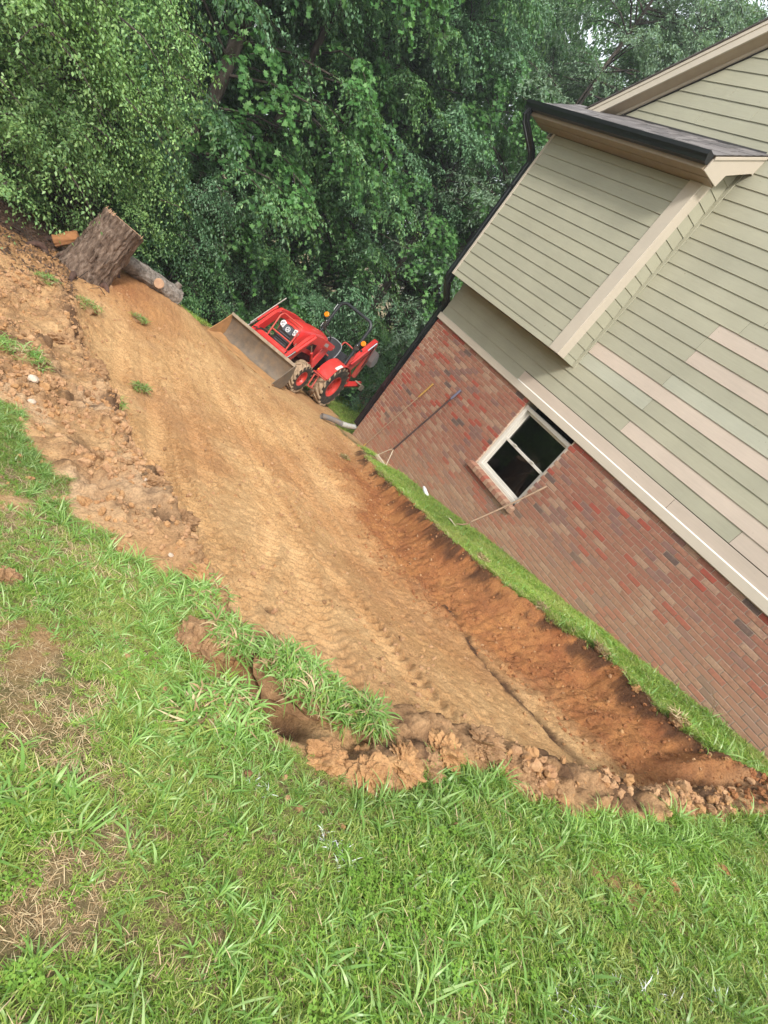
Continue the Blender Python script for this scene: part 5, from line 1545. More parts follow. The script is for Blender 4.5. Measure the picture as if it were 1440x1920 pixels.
def scatter(name, pts, rot, scl, pick, coll):
    me = bpy.data.meshes.new(name)
    me.vertices.add(len(pts)); me.vertices.foreach_set('co', np.ascontiguousarray(pts, np.float32).ravel())
    a = me.attributes.new('rot', 'FLOAT_VECTOR', 'POINT'); a.data.foreach_set('vector', np.ascontiguousarray(rot, np.float32).ravel())
    a = me.attributes.new('scl', 'FLOAT', 'POINT'); a.data.foreach_set('value', np.ascontiguousarray(scl, np.float32))
    a = me.attributes.new('pick', 'INT', 'POINT'); a.data.foreach_set('value', np.ascontiguousarray(pick, np.int32))
    o = link(name, me)
    g = bpy.data.node_groups.new(name + '_nodes', 'GeometryNodeTree')
    g.interface.new_socket('Geometry', in_out='INPUT', socket_type='NodeSocketGeometry'); g.interface.new_socket('Geometry', in_out='OUTPUT', socket_type='NodeSocketGeometry')
    N, L = g.nodes, g.links
    gi, go_ = N.new('NodeGroupInput'), N.new('NodeGroupOutput')
    ins = N.new('GeometryNodeInstanceOnPoints'); ci = N.new('GeometryNodeCollectionInfo')
    ci.inputs['Collection'].default_value = coll; ci.inputs['Separate Children'].default_value = True; ci.inputs['Reset Children'].default_value = True

    def na(nm, typ):
        x = N.new('GeometryNodeInputNamedAttribute'); x.data_type = typ; x.inputs['Name'].default_value = nm
        return [s_ for s_ in x.outputs if s_.enabled and s_.name == 'Attribute'][0]
    L.new(gi.outputs[0], ins.inputs['Points']); L.new(ci.outputs[0], ins.inputs['Instance'])
    ins.inputs['Pick Instance'].default_value = True
    L.new(na('pick', 'INT'), ins.inputs['Instance Index'])
    L.new(na('rot', 'FLOAT_VECTOR'), ins.inputs['Rotation'])
    L.new(na('scl', 'FLOAT'), ins.inputs['Scale'])
    L.new(ins.outputs[0], go_.inputs[0])
    md = o.modifiers.new('scatter', 'NODES'); md.node_group = g
    return o


M_CRUMB = clay('soil_crumb', (0.48, 0.30, 0.165), (0.38, 0.215, 0.115), (0.27, 0.15, 0.085))
M_REDC = clay('red_clay_crumb', (0.36, 0.175, 0.075), (0.26, 0.11, 0.05), (0.20, 0.085, 0.045))
crumb_c = proto_collection('crumb', [lump_mesh('crumb', 1.0, [M_CRUMB, M_CRUMB, M_CLOD1, M_CRUMB, M_CLOD2, M_CLOD1][i % 6], 60 + i, 0.7, 2, 0.5) for i in range(6)] + [lump_mesh('crumb', 1.0, M_REDC, 80 + i, 0.7, 2, 0.5) for i in range(3)])
N_ = 260000
cx = rng.uniform(0.3, 6.2, N_); cy = rng.uniform(-0.2, 9.0, N_) ** 1.0
zz, d, sd, drr, rz_, ct_ = ground_full(cx, cy)
p_keep = (0.42 * rz_ * ss(0.40, 0.60, fbm(cx * 3.1, cy * 3.1, 3, 88)) + 0.10 * ct_ + 0.05 * ss(0.5, 0.65, fbm(cx * 1.5, cy * 1.5, 3, 7)) + 0.012) * (d > -0.03) + 0.03 * (d > -0.25) * (d < 0) * (cy < 3)
kp = rng.random(N_) < p_keep
cx, cy, zz, rz_ = cx[kp], cy[kp], zz[kp], rz_[kp]
sz = 0.003 + 0.018 * rng.random(len(cx)) ** 5 + 0.026 * rz_ * rng.random(len(cx)) ** 5
o = scatter('soil_crumbs', np.stack([cx, cy, zz + sz * 0.2], 1), rng.uniform(0, 6.28, (len(cx), 3)), sz, np.where((ct_[kp] > 0.3) & (rng.random(len(cx)) < 0.85), rng.integers(6, 9, len(cx)), rng.integers(0, 6, len(cx))), crumb_c)
tag(o, 'loose crumbs and small clods of clay strewn over the dug ground', 'soil crumbs', kind='stuff')

# ================================================================== GRASS
M_GRASS = leaf_mat('lawn_grass', [(0.0, (0.125, 0.225, 0.033)), (0.45, (0.219, 0.354, 0.056)), (0.8, (0.345, 0.449, 0.100)), (1.0, (0.498, 0.516, 0.213))], 0.38, 0.42, patch=(0.36, 0.40, 0.12), patch_scale=1.6)
M_BROAD = leaf_mat('crabgrass', [(0.0, (0.139, 0.281, 0.058)), (0.5, (0.230, 0.395, 0.098)), (1.0, (0.375, 0.503, 0.208))], 0.35, 0.36, spec=0.5)
M_CLOVER = leaf_mat('clover', [(0.0, (0.14, 0.28, 0.035)), (1.0, (0.24, 0.40, 0.07))], 0.35, 0.5)
M_STRAW = leaf_mat('dry_grass', [(0.0, (0.20, 0.125, 0.065)), (0.5, (0.36, 0.25, 0.13)), (1.0, (0.52, 0.42, 0.26))], 0.15, 0.7)
M_PAINTW = leaf_mat('painted_grass', [(0.0, (0.62, 0.68, 0.66)), (1.0, (0.78, 0.80, 0.80))], 0.1, 0.6)


def blades(n, L, W, spread, lean, mat_i, r, q, curl=1.0, seg=3, flat=0.25):
    """n curved blades from near the origin"""
    for i in range(n):
        a = r.uniform(0, 6.283); l = L * r.uniform(0.55, 1.15); w = W * r.uniform(0.7, 1.2)
        bx, by = r.uniform(-spread, spread), r.uniform(-spread, spread)
        el0 = math.radians(r.uniform(*lean)); el = el0
        ca, sa = math.cos(a), math.sin(a)
        px, py, pz = bx, by, -0.006
        vs = []
        tw = r.uniform(-0.5, 0.5)
        for j in range(seg + 1):
            t = j / seg
            ww = w * (1 - t ** 2.2) * 0.5 if j < seg else 0
            ww *= (0.75 + 0.5 * math.sin(t * 3.1))
            sx, sy, sz_ = -sa * math.cos(tw), ca * math.cos(tw), math.sin(tw)
            if j < seg:
                vs += [(px - sx * ww, py - sy * ww, pz - sz_ * ww), (px + sx * ww, py + sy * ww, pz + sz_ * ww)]
            else:
                vs.append((px, py, pz))
            st_ = l / seg
            px += ca * math.cos(el) * st_; py += sa * math.cos(el) * st_; pz += math.sin(el) * st_
            el -= curl * r.uniform(0.25, 0.75)
            if pz < 0.004: el = max(el, -0.02)
        fs = [(2 * j, 2 * j + 1, 2 * j + 3, 2 * j + 2) for j in range(seg - 1)] + [(2 * seg - 2, 2 * seg - 1, 2 * seg)]
        q.add(vs, fs, mat_i)


def mesh_of(q, name, mats):
    me = bpy.data.meshes.new(name); me.from_pydata(q.v, [], q.f)
    for m_ in mats: me.materials.append(m_)
    if len(mats) > 1: me.polygons.foreach_set('material_index', q.m)
    me.polygons.foreach_set('use_smooth', [True] * len(me.polygons))
    me.update(); return me


rg = random.Random(99)
protos = []
for i in range(5):     # 0-4 fine turf
    q = MB(); blades(22, 0.052, 0.0034, 0.022, (25, 80), 0, rg, q, 0.9); blades(3, 0.045, 0.003, 0.022, (5, 30), 1, rg, q, 0.4)
    protos.append(mesh_of(q, 'turf', [M_GRASS, M_STRAW]))
for i in range(4):     # 5-8 crabgrass, wide blades lying low
    q = MB(); blades(9, 0.095, 0.0072, 0.015, (10, 60), 0, rg, q, 0.8, seg=4); blades(5, 0.05, 0.006, 0.02, (20, 70), 0, rg, q, 0.6)
    protos.append(mesh_of(q, 'crabgrass', [M_BROAD]))
for i in range(2):     # 9-10 clover and small weeds
    q = MB()
    for k in range(12):
        x, y, z = rg.uniform(-.03, .03), rg.uniform(-.03, .03), rg.uniform(.012, .035); a = rg.uniform(0, 6.28)
        for lf in range(3):
            b = a + lf * 2.09; c_, s_ = math.cos(b), math.sin(b); r_ = rg.uniform(.0055, .0085)
            q.add([(x, y, z), (x + (c_ - s_ * .6) * r_, y + (s_ + c_ * .6) * r_, z + .002), (x + c_ * r_ * 1.7, y + s_ * r_ * 1.7, z - .001), (x + (c_ + s_ * .6) * r_, y + (s_ - c_ * .6) * r_, z + .002)], [(0, 1, 2, 3)])
    protos.append(mesh_of(q, 'clover', [M_CLOVER]))
for i in range(2):     # 11-12 dry thatch
    q = MB(); blades(20, 0.06, 0.0026, 0.03, (0, 28), 0, rg, q, 0.25); protos.append(mesh_of(q, 'thatch', [M_STRAW]))
for i in range(2):     # 13-14 tall loose grass
    q = MB(); blades(13, 0.13, 0.0055, 0.02, (40, 82), 0, rg, q, 0.75, seg=4); blades(6, 0.09, 0.004, 0.02, (20, 60), 1, rg, q, 0.75)
    protos.append(mesh_of(q, 'tall_grass', [M_BROAD, M_GRASS]))
for i in range(1):     # 15 painted white
    q = MB(); blades(7, 0.05, 0.0045, 0.02, (5, 50), 0, rg, q, 0.6); protos.append(mesh_of(q, 'painted', [M_PAINTW]))
grass_c = proto_collection('grass_clump', protos)


def lawn(name, x0, x1, y0, y1, n, label, fn, smin=0.75, smax=1.3):
    x = rng.uniform(x0, x1, n); y = rng.uniform(y0, y1, n)
    z, d, sd_, dr_, rz_, ct_ = ground_full(x, y)
    keep, pick, sc = fn(x, y, d)
    x, y, z, pick, sc = x[keep], y[keep], z[keep], pick[keep], sc[keep]
    rot = np.stack([rng.uniform(-.25, .25, len(x)), rng.uniform(-.25, .25, len(x)), rng.uniform(0, 6.28, len(x))], 1)
    o = scatter(name, np.stack([x, y, z], 1), rot, sc * rng.uniform(smin, smax, len(x)), pick, grass_c)
    tag(o, label, 'grass', kind='stuff')
    return o


def near_fn(x, y, d):
    n = len(x); u = rng.random(n)
    e = 0.14 * (fbm(x * 6, y * 6, 4, 91) - 0.5)
    out = (d + e) < 0.015
    bare = ss(0.60, 0.70, fbm(x * 1.9 + 3, y * 1.9, 4, 301)) * ss(1.5, 0.6, x + 0.25 * y)          # worn thatchy spots, mostly at the left
    spill = ss(0.64, 0.72, fbm(x * 2.2, y * 2.2, 3, 17)) * ss(0.9, 0.2, -d)
    lush = ss(0.35, 0.65, fbm(x * 0.9, y * 0.9 + 9, 3, 302) + 0.22 * ss(1.0, 2.2, x))
    p = np.where(u < 0.015 + 0.055 * lush + 0.05 * ss(0.5, 0.65, fbm(x * 2.6, y * 2.6, 3, 303)), rng.integers(5, 9, n), rng.integers(0, 5, n))
    p = np.where((rng.random(n) < 0.09) & (d < -0.02), rng.integers(5, 9, n), p)
    v = rng.random(n)
    p = np.where((v < 0.10 * ss(0.55, 0.7, fbm(x * 3, y * 3, 3, 304)) + 0.01), rng.integers(9, 11, n), p)
    p = np.where(rng.random(n) < 0.10 + 0.55 * bare + 0.40 * ss(0.48, 0.66, fbm(x * 1.3, y * 1.3, 3, 305)) * (x < 1.6), rng.integers(11, 13, n), p)
    edge = (d > -0.13)
    p = np.where(edge & (rng.random(n) < 0.08), rng.integers(13, 15, n), p)
    p = np.where((rng.random(n) < 0.008) & (d < -0.1), rng.integers(13, 15, n), p)
    # the white marking line sprayed across the lawn
    ln = poly_dist(x, y, [(1.05, 1.28), (1.14, 0.95), (1.10, 0.75), (1.25, 0.55), (1.33, 0.35), (1.75, -0.05), (2.6, -0.33), (3.6, -0.45)])
    p = np.where((ln < 0.035) & (rng.random(n) < 0.10) & (fbm(x * 11, y * 11, 2, 306) > 0.5), 15, p)
    keep = out & (rng.random(n) > np.where(p >= 11, 0.0, 0.62 * bare) + 0.9 * spill) & (rng.random(n) < np.where(p < 5, 1.0, np.where(p < 9, 0.75, 1.0)))
    sc = np.where(p < 5, 0.44 + 0.44 * lush, 0.52 + 0.44 * lush) * (1 - 0.3 * bare)
    return keep, p, sc


def strip_fn(x, y, d):
    n = len(x)
    e = 0.14 * (fbm(x * 6, y * 6, 4, 91) - 0.5)
    far_bare = ss(6.2, 7.3, y) * (fbm(x * 3, y * 3, 3, 41) > 0.42)
    p = np.where(rng.random(n) < 0.05, rng.integers(5, 9, n), rng.integers(0, 5, n))
    p = np.where(rng.random(n) < 0.06, rng.integers(11, 13, n), p)
    p = np.where((d > -0.10) & (rng.random(n) < 0.35), rng.integers(11, 13, n), p)
    ln = poly_dist(x, y, [(5.75, 2.5), (5.9, 1.6), (5.85, 0.9), (5.9, 0.2)])
    p = np.where((ln < 0.05) & (rng.random(n) < 0.10) & (fbm(x * 8, y * 8, 2, 307) > 0.5), 15, p)
    keep = ((d + e) < 0.02) & (x < 6.69) & (x > 4.8) & (far_bare < 0.5)
    sc = np.full(n, 1.0) * (0.9 + 0.4 * fbm(x * 3, y * 3, 2, 8))
    return keep, p, sc


def side_fn(x, y, d):
    keep, p, sc = near_fn(x, y, d)
    return keep & (x < 1.1), p, sc


lawn('lawn_grass', -0.45, 4.3, -0.85, 2.3, 62000, 'bright green uneven lawn grass in the foreground', near_fn)
def outer_fn(x, y, d):
    k, p, s_ = near_fn(x, y, d)
    return k & ~((x > -0.45) & (x < 4.3) & (y > -0.85)) & ~((x > -0.8) & (y > 2.3)), p, s_ * 1.7


lawn('lawn_grass', -3.2, 6.6, -3.6, 4.5, 60000, 'outer part of the green lawn behind the foreground grass', outer_fn)
lawn('lawn_grass', 4.3, 6.69, -1.6, 0.35, 14000, 'green grass between the near end of the dug ground and the house', lambda x, y, d: near_fn(x, y, d))
lawn('lawn_grass', -0.8, 0.9, 2.3, 4.7, 22000, 'green lawn grass left of the pale clay bank', side_fn)
lawn('lawn_grass', 4.9, 6.69, 0.2, 7.6, 30000, 'narrow strip of green grass along the foot of the brick wall', strip_fn, 0.8, 1.4)


def far_fn(x, y, d):
    n = len(x)
    k = (d < -0.05) & ~((x > 6.6) & (y < 8.7)) & (np.hypot(x - 1.4, y - 8.9) > 0.5) & ~((x < 1.9) & (y < 10.5))
    return k, rng.integers(0, 5, n), np.full(n, 1.9)


lawn('rough_grass', -2, 13, 8.6, 17, 26000, 'dark grass in the shade between the clay and the trees', far_fn)


# overturned sod: a root mat under a heap of bent grass
def sod(name, x, y, L, W, H, ang, label, dens=260, cat='sod'):
    z = gz(x, y)
    e = empty(name, (x, y, z)); e.rotation_euler = (0, 0, ang)
    tag(e, label, cat)
    me = lump_mesh('root_mat', 1.0, M_CLOD2, int(x * 37) % 50, 1.0, 3, 0.35)
    o = link('root_mat', me, e, (0, 0, H * 0.05)); o.scale = (L * 0.40, W * 0.38, H * 0.62)
    r = random.Random(int(x * 100)); q = MB()
    for i in range(dens):
        u, v = r.uniform(-1, 1), r.uniform(-1, 1)
        if u * u + v * v > 1: continue
        px, py = u * L * .5, v * W * .5
        pz = H * 0.2 + H * .60 * math.sqrt(max(0, 1 - u * u * .9 - v * v * .9))
        b = MB(); blades(4, r.uniform(.05, .13), r.uniform(.004, .008), .006, (-5, 65), 0 if r.random() < .66 else (1 if r.random() < .4 else 2), r, b, .9, seg=4)
        q.add([(a_ + px, b_ + py, c_ + pz) for a_, b_, c_ in b.v], [f for f in b.f], 0); q.m[-len(b.m):] = b.m
    g = q.build('grass_blades', [M_BROAD, M_GRASS, M_STRAW], e, smooth=True, fix=False); g['kind'] = 'stuff'
    return e


sod('sod_clump', 1.47, 1.13, 0.52, 0.24, 0.17, math.radians(-42), 'big overturned clump of sod with long bent grass at the front edge of the clay', 520)
sod('sod_clump', 1.22, 1.40, 0.24, 0.16, 0.11, math.radians(-60), 'ragged grass clump overhanging the dark hollow at the left end of the big sod', 170)
sod('sod_clump', 1.66, 0.96, 0.20, 0.14, 0.13, math.radians(-30), 'green tuft at the right end of the big overturned sod', 200)
sod('sod_clump', 1.05, 1.02, 0.34, 0.26, 0.06, 0.4, 'flattened dry and green grass clump left of the sod', 230)
sod('sod_clump', 1.22, 1.74, 0.22, 0.13, 0.07, 0.2, 'green grass tuft hanging over the lawn edge below the tyre marks', 150)
for x, y, s_, lab in ((1.42, 7.73, .42, 'largest grass tuft on the clay below the stump'), (2.16, 8.21, .24, 'small round grass tuft on the clay right of the stump'), (0.68, 4.59, .34, 'green tuft on the clay at the left edge above the stones'),
                      (0.50, 4.75, .28, 'grass tuft at the far left edge of the clay bank'), (1.93, 6.07, .22, 'pale grass tuft halfway down the clay slope'), (1.50, 5.15, .26, 'tuft beside the dark hollow of the upper bank'),
                      (0.95, 7.6, .30, 'low faded tuft near the top left of the clay'), (5.35, 6.65, .15, 'uprooted weed lying on the clay near the wall rake'), (5.62, 1.86, .20, 'dry grey weed tuft on the lip of the cut'),
                      (5.50, 3.55, .22, 'brown matted root tuft on the lip of the cut'), (5.48, 2.55, .20, 'dead grass mat halfway along the lip of the cut'), (5.42, 0.95, .26, 'brown hanging sod at the right end of the cut'), (3.72, 0.62, .14, 'bent pale grass stems on the front soil ridge')):
    e = sod('grass_tuft', x, y, s_, s_ * .75, s_ * .3, x * 7, lab, 90, 'grass tuft')
    if x > 5:
        g = [c for c in e.children if c.name.startswith('grass')][0]
        g.data.materials[0] = M_STRAW; g.data.materials[1] = M_GRASS
# thin weeds growing up against the bricks
for i, (y, lab) in enumerate(((1.02, 'thin dry weed stems standing against the bricks near the right edge'), (6.15, 'small yellow green weed beside the white can'))):
    x = 6.60 if i == 0 else 6.45; z = gz(x, y)
    q = MB(); r = random.Random(i)
    for k in range(9):
        a = r.uniform(0, 6.28); l = r.uniform(.08, .28) * (1 if i == 0 else .5)
        q.tube(spline([(0, 0, 0), (math.cos(a) * l * .3, math.sin(a) * l * .3, l * .6), (math.cos(a) * l * .7, math.sin(a) * l * .7, l * .9)], 3), .0016, 4)
        for t in range(3): b = MB(); blades(1, .04, .005, .001, (10, 60), 0, r, b); q.add([(p[0] + math.cos(a) * l * .2 * t, p[1] + math.sin(a) * l * .2 * t, p[2] + l * .3 * t) for p in b.v], b.f)
    o = q.build('weed', M_STRAW if i == 0 else M_CLOVER, None, fix=False); o.location = (x, y, z); tag(o, lab, 'weed')


# ================================================================== TREES
def unit(v):
    return v / (np.linalg.norm(v, axis=-1, keepdims=True) + 1e-9)


def leaves_mesh(name, P, A, Nn, L, Wd, mat, shape='diamond'):
    """P base points, A leaf axes, Nn leaf normals, L lengths -> folded leaf blades"""
    S = np.cross(A, Nn); S = unit(S); n = len(P)
    L = L[:, None]; W = Wd * L
    if shape == 'diamond':
        tip = P + A * L - Nn * L * 0.12
        l = P + A * L * 0.42 - S * W * .5 + Nn * L * 0.05; r = P + A * L * 0.42 + S * W * .5 + Nn * L * 0.05
        V = np.stack([P, r, tip, l], 1).reshape(-1, 3)
        F = (np.arange(n)[:, None] * 4 + np.array([0, 1, 2, 3])[None]).astype(np.int32)
        F = np.concatenate([F[:, [0, 1, 2]], F[:, [0, 2, 3]]])
    else:   # five-pointed leaf
        prof = [(0, 0), (.28, .16), (.18, .50), (.50, .26), (.62, .44), (.70, .16), (1, 0)]
        pts = prof + [(a, -b) for a, b in prof[-2:0:-1]]
        V = np.stack([P + A * L * a + S * L * b * 0.95 - Nn * L * (0.10 * a * a + 0.25 * b * b) for a, b in pts], 1).reshape(-1, 3)
        k = len(pts)
        F = np.concatenate([np.arange(n)[:, None] * k + np.array(t)[None] for t in ((0, 1, k - 1), (1, 2, 3), (k - 1, k - 3, k - 2), (1, 3, k - 3), (1, k - 3, k - 1), (3, 4, 5), (k - 3, k - 5, k - 4), (3, 5, k - 5), (3, k - 5, k - 3), (5, 6, k - 5))])
    return np_mesh(name, V.astype(np.float32), F.astype(np.int32), mat)


def crown(seed, H, R, base, nl, nt, nf, ll, lw, mat, shape='diamond', droop=1.0, prof=None, trunk_r=0.16, twig=(0.45, 1.1), lean=(0, 0)):
    """returns (trunk mesh, crown mesh). Limbs leave the trunk, twigs leave the limbs and hang, leaves sit along the twigs"""
    r = np.random.default_rng(seed)
    h = base + (1 - base) * r.random(nl) ** 0.85
    az = r.uniform(0, 2 * math.pi, nl)
    pf = (lambda t: np.sqrt(np.clip(1 - ((t - 0.42) / 0.62) ** 2, 0.02, 1))) if prof is None else prof
    Ln = R * pf(h) * r.uniform(0.65, 1.12, nl)
    B = np.stack([lean[0] * h * H + 0.2 * np.sin(h * 5), lean[1] * h * H + 0.2 * np.cos(h * 4), h * H * 0.96], 1)
    D = np.stack([np.cos(az), np.sin(az), np.zeros(nl)], 1)

    def limb(i, t):
        return B[i] + D[i] * (Ln[i] * t)[..., None] + np.stack([np.zeros_like(t), np.zeros_like(t), Ln[i] * (0.62 * t - (0.62 * droop) * t * t)], -1)
    ti = np.repeat(np.arange(nl), nt)
    tt = r.uniform(0.22, 1.0, len(ti)) ** 0.8
    tb_ = limb(ti, tt)
    lat = np.stack([-D[ti, 1], D[ti, 0], np.zeros(len(ti))], 1) * r.choice([-1, 1], len(ti))[:, None]
    td = unit(D[ti] * r.uniform(0.3, 1.0, (len(ti), 1)) + lat * r.uniform(0.1, 1.1, (len(ti), 1)) + np.array([0, 0, 1]) * r.uniform(-0.35, 0.45, (len(ti), 1)))
    tl = r.uniform(*twig, len(ti))
    fi = np.repeat(np.arange(len(ti)), nf)
    ft = (np.tile(np.arange(nf), len(ti)) + r.uniform(0, 1, len(fi))) / nf
    sag = 0.55 * droop
    P = tb_[fi] + td[fi] * (tl[fi] * ft)[:, None]; P[:, 2] -= sag * tl[fi] * ft ** 2
    tan_ = unit(td[fi] - np.array([0, 0, 1]) * (2 * sag * ft)[:, None])
    up = np.array([0, 0, 1.0])
    sid = unit(np.cross(tan_, up[None]) + 1e-6)
    sgn = np.where(np.arange(len(fi)) % 2 == 0, 1, -1)[:, None]
    A = unit(tan_ * r.uniform(0.4, 0.9, (len(fi), 1)) + sid * sgn * r.uniform(0.5, 1.0, (len(fi), 1)) - up * r.uniform(0.05, 0.65, (len(fi), 1)))
    Nn = unit(up[None] + r.normal(0, 0.45, (len(fi), 3))); Nn = unit(Nn - A * (Nn * A).sum(1, keepdims=True))
    P = P + r.normal(0, 0.03, P.shape)
    L = ll * r.uniform(0.6, 1.2, len(fi))
    cm = leaves_mesh('crown', P, A, Nn, L, lw, mat, shape)
    q = MB()
    n_ = 9
    q.tube([(lean[0] * t * H + 0.2 * math.sin(t * 5), lean[1] * t * H + 0.2 * math.cos(t * 4), t * H * 0.97 - (0.3 if t == 0 else 0)) for t in [i / n_ for i in range(n_ + 1)]],
           [trunk_r * (1.25 if i == 0 else 1) * (1 - 0.86 * i / n_) for i in range(n_ + 1)], 9)
    for i in range(nl):
        pts = [tuple(limb(np.array([i]), np.array([t]))[0]) for t in (0, .3, .6, .9)]
        q.tube(pts, [trunk_r * .22 * (1 - .5 * h[i]) * k for k in (1, .75, .5, .2)], 4, cap=False)
    sel = r.choice(len(ti), min(len(ti), 160), replace=False)
    for k in sel:
        p0 = tb_[k]; p1 = p0 + td[k] * tl[k] * .5 - np.array([0, 0, sag * tl[k] * .25]); p2 = p0 + td[k] * tl[k] - np.array([0, 0, sag * tl[k]])
        q.tube([tuple(p0), tuple(p1), tuple(p2)], [.012, .008, .003], 3, cap=False)
    tm = bpy.data.meshes.new('trunk'); tm.from_pydata(q.v, [], q.f); tm.materials.append(M_TRUNK); tm.polygons.foreach_set('use_smooth', [True] * len(tm.polygons))
    return tm, cm


M_TRUNK = bark_mat('tree_bark', (0.035, 0.030, 0.026), (0.085, 0.070, 0.058), (0.15, 0.13, 0.11), (5, 5, 1.5))
LV_A = leaf_mat('leaf_deep', [(0.0, (0.058, 0.149, 0.056)), (0.5, (0.107, 0.241, 0.091)), (0.85, (0.166, 0.315, 0.134)), (1.0, (0.253, 0.394, 0.130))], 0.30, 0.45, patch=(0.11, 0.22, 0.06), patch_scale=0.35, spec=0.5)
LV_B = leaf_mat('leaf_blue_green', [(0.0, (0.070, 0.165, 0.080)), (0.5, (0.121, 0.250, 0.128)), (1.0, (0.205, 0.352, 0.194))], 0.28, 0.42, spec=0.55)
LV_C = leaf_mat('leaf_maple', [(0.0, (0.060, 0.168, 0.047)), (0.5, (0.105, 0.262, 0.076)), (1.0, (0.183, 0.367, 0.119))], 0.35, 0.45)
LV_D = leaf_mat('leaf_grey_green', [(0.0, (0.098, 0.175, 0.111)), (0.5, (0.163, 0.258, 0.164)), (1.0, (0.259, 0.366, 0.254))], 0.30, 0.45)
LV_E = leaf_mat('leaf_privet', [(0.0, (0.121, 0.246, 0.085)), (0.5, (0.199, 0.360, 0.130)), (1.0, (0.320, 0.481, 0.180))], 0.30, 0.42, patch=(0.17, 0.30, 0.07), patch_scale=0.9, spec=0.5)
LV_F = leaf_mat('dead_vine_leaf', [(0.0, (0.07, 0.042, 0.030)), (1.0, (0.16, 0.105, 0.075))], 0.15, 0.7)
full = lambda t: np.clip(1.0 - 0.55 * t ** 2.2, 0.1, 1) * np.where(t < .12, .8, 1)
C1 = crown(1, 13, 3.2, 0.04, 92, 19, 42, 0.092, 0.50, LV_A, droop=0.75, prof=full, trunk_r=.2)
C2 = crown(2, 12, 3.1, 0.05, 88, 18, 42, 0.090, 0.48, LV_B, droop=0.8, prof=full, trunk_r=.18)
C3 = crown(3, 11, 3.0, 0.05, 74, 16, 17, 0.14, 1.0, LV_C, shape='maple', droop=1.2, prof=full, trunk_r=.16)
C4 = crown(4, 15, 3.5, 0.10, 72, 17, 34, 0.105, 0.40, LV_D, droop=0.9, trunk_r=.24, twig=(.5, 1.3))
C5 = crown(5, 17, 4.1, 0.06, 90, 18, 28, 0.15, 0.50, LV_A, droop=1.0, trunk_r=.28, twig=(.6, 1.6))
SHR = crown(6, 2.6, 1.35, 0.02, 46, 16, 26, 0.062, 0.45, LV_B, droop=0.9, prof=lambda t: np.clip(1.05 - 0.6 * t, .1, 1), trunk_r=.035, twig=(.3, .7))
PRV = crown(7, 3.0, 1.55, 0.02, 76, 22, 26, 0.045, 0.55, LV_E, droop=0.55, prof=lambda t: np.clip(1.1 - 0.75 * t ** 1.6, .1, 1), trunk_r=.04, twig=(.3, .75))
VIN = crown(8, 3.0, 0.9, 0.05, 30, 12, 22, 0.06, 0.4, LV_F, droop=1.6, prof=lambda t: .6 + 0 * t, trunk_r=.03, twig=(.5, 1.1))


def plant(name, proto, x, y, s, rz, label, cat, group, sz=None, leafmat=None, z=None):
    e = empty(name, (x, y, float(lawn_z(np.array([x]), np.array([y]))[0]) - 0.05 if z is None else z))
    e.rotation_euler = (0, 0, rz); e.scale = (s, s, s if sz is None else sz)
    tag(e, label, cat, group)
    link('trunk', proto[0], e)
    o = link('crown', proto[1], e)
    if leafmat:
        o.material_slots[0].link = 'OBJECT'; o.material_slots[0].material = leafmat
    return e


GT = 'trees of the wood behind the clay'
def pol(az, d): return d * math.sin(math.radians(az)), d * math.cos(math.radians(az))
row1 = [(-8, 13.0, C2, 1.0, 'overhanging tree at the far left beyond the shrub'), (-1, 13.6, C1, 1.05, 'dark green tree behind the shrub at the far left'), (5.5, 13.4, C2, 1.0, 'drooping blue green tree rising behind the stump'),
        (11.5, 14.2, C1, 1.02, 'feathery green tree between the stump and the log'), (16.5, 15.2, C3, 1.0, 'broad leaved tree above the far end of the log'), (21.5, 17.2, C1, 1.05, 'green tree straight behind the loader bucket'),
        (26.5, 18.2, C2, 1.05, 'drooping tree behind the tractor bonnet'), (31.5, 19.2, C3, 1.05, 'broad leaved tree behind the roll bar'), (36.0, 19.8, C4, 1.0, 'grey green tree beside the downspout'),
        (40.5, 20.5, C4, 1.05, 'open grey green tree whose branches show above the gutter'), (45.5, 21.5, C4, 1.1, 'thin topped tree above the rake of the roof')]
row2 = [(-5, 18.5, C5, 1.0, 'tall tree in the second row at the far left'), (2.5, 18.5, C5, 1.0, 'tall tree in the second row above the stump'), (8.5, 19, C4, 1.1, 'tall grey green tree in the second row left of the log'), (14, 19.5, C5, 1.0, 'tall tree in the second row above the log'),
        (19.2, 21, C5, 1.05, 'tall tree in the second row above the bucket'), (24, 22.5, C4, 1.1, 'tall grey green tree in the second row above the bonnet'), (29, 23.5, C5, 1.05, 'tall tree in the second row above the roll bar'),
        (33.6, 24.5, C4, 1.0, 'tall tree in the second row left of the house corner'), (38.2, 25.5, C4, 1.0, 'tall loose tree in the second row above the gutter end'), (42.8, 26.0, C4, 1.15, 'tall loose tree with sky showing through above the small roof'),
        (41.5, 23.0, C1, 1.35, 'feathery tree filling the sky above the top of the rake')]
for i, (az, d, pr, s, lab) in enumerate(row1 + row2):
    x, y = pol(az, d)
    plant('tree', pr, x, y, s, i * 1.7, lab, 'tree', GT)
for i, az in enumerate((-6, 0, 6, 12, 18, 24, 30, 36, 40.5, 44.5)):
    x, y = pol(az + 1.3, 29 + (i % 3) * 1.5)
    plant('tree', C5, x, y, 1.1, i * 2.3, 'dim tree standing deep inside the wood', 'tree', 'dim trees deep inside the wood')
GS = 'shrubs along the edge of the wood'
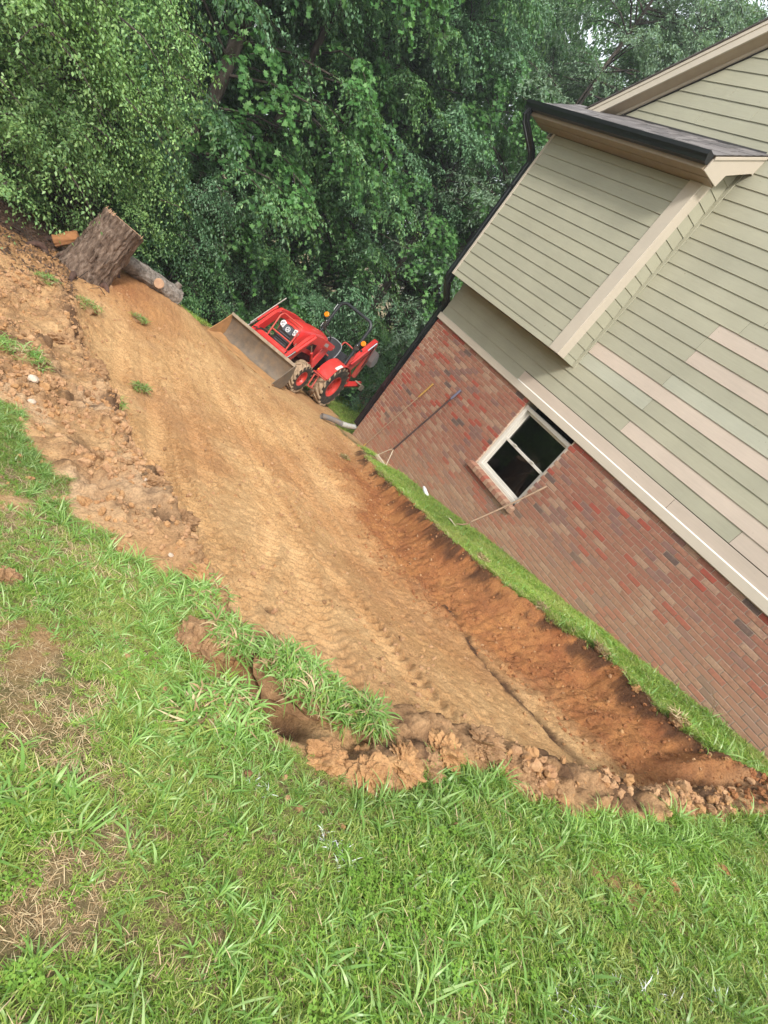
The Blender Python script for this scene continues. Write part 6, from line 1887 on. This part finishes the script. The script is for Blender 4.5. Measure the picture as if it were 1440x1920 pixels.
shr = [(-3, 12.0, 1.1, 'leafy shrub at the far left foot of the wood'), (8.5, 12.0, 0.95, 'leafy shrub just right of the stump'), (12.8, 12.9, 1.0, 'shrub behind the middle of the log'), (16.3, 13.6, 1.0, 'shrub behind the right end of the log'), (19.8, 15.4, 1.1, 'shrub behind the bucket'),
       (24.0, 16.4, 1.1, 'shrub in the shade behind the bonnet'), (28.2, 17.2, 1.1, 'shrub behind the steering wheel'), (32.4, 17.6, 1.15, 'shrub behind the roll bar'), (36.3, 17.4, 1.0, 'low shrub beside the house corner')]
for i, (az, d, s, lab) in enumerate(shr):
    x, y = pol(az, d); plant('shrub', SHR, x, y, s, i * 1.1, lab, 'shrub', GS, leafmat=(LV_B, LV_A)[i % 2])
for i, (az, d, s, lab) in enumerate([(-3.5, 9.6, 1.15, 'dense fine leaved shrub at the left edge, the nearer one'), (2.6, 10.2, 1.12, 'large pale green fine leaved shrub overhanging the bank left of the stump'), (5.0, 11.3, 0.95, 'fine leaved shrub close behind the stump')]):
    x, y = pol(az, d); plant('privet_shrub', PRV, x, y, s, i * 2.0 + .5, lab, 'shrub', 'pale shrubs at the top of the bank', sz=s * (1.05 if i < 2 else 0.95))
x, y = pol(22.5, 16.0); plant('dead_vines', VIN, x, y, 1.0, 0.4, 'brown dead vines hanging in the shade behind the tractor bonnet', 'vines', None)
x, y = pol(6.0, 10.9); plant('dead_vines', VIN, x, y, 0.55, 1.4, 'brown twigs under the shrub left of the stump', 'vines', None)
# leaf litter on the bank under the shrubs
q = MB(); rl = random.Random(8)
lx, ly = rng.uniform(-1.4, 1.9, 5200), rng.uniform(7.4, 10.8, 5200)
lz, ld, *_ = ground_full(lx, ly)
kk = ((ly + 0.3 * lx) > 7.95 + rng.normal(0, .22, len(lx))) & ((lx < 1.3) | (ly > 9.0))
lx, ly, lz = lx[kk], ly[kk], lz[kk]
A = unit(rng.normal(0, 1, (len(lx), 3)) * np.array([1, 1, .35])); Nn = unit(np.array([0, 0, 1.0]) + rng.normal(0, .5, (len(lx), 3))); Nn = unit(Nn - A * (Nn * A).sum(1, keepdims=True))
o = link('leaf_litter', leaves_mesh('leaf_litter', np.stack([lx, ly, lz + .012], 1), A, Nn, rng.uniform(.03, .07, len(lx)), 0.5, LV_F)); tag(o, 'brown fallen leaves and twigs on the bank left of the stump', 'leaf litter', kind='stuff')
q = MB()
for i in range(26):
    x, y = rl.uniform(-.6, 1.7), rl.uniform(8.1, 9.6); z = gz(x, y) + .02; a = rl.uniform(0, 6.28); l = rl.uniform(.2, .6)
    q.tube([(x, y, z), (x + math.cos(a) * l * .5, y + math.sin(a) * l * .5, z + rl.uniform(.02, .22)), (x + math.cos(a) * l, y + math.sin(a) * l, z + rl.uniform(-.02, .2))], [.006, .004, .002], 4)
o = q.build('twigs', M_TRUNK, None, fix=False); tag(o, 'bare fallen twigs scattered under the shrubs left of the stump', 'twigs', kind='stuff')

# ------------------------------------------------------------------ damp summer air
hz = MB(); hz.box((-320, -320, -9.0), (320, 420, 17.5))
m = bpy.data.materials.new('air'); m.use_nodes = True
m.node_tree.nodes.clear()
vo = m.node_tree.nodes.new('ShaderNodeVolumePrincipled'); oo = m.node_tree.nodes.new('ShaderNodeOutputMaterial')
vo.inputs['Color'].default_value = (0.86, 0.91, 0.96, 1); vo.inputs['Density'].default_value = 0.0022; vo.inputs['Anisotropy'].default_value = 0.3
m.node_tree.links.new(vo.outputs[0], oo.inputs['Volume'])
tag(hz.build('haze', m, None), kind='stuff')
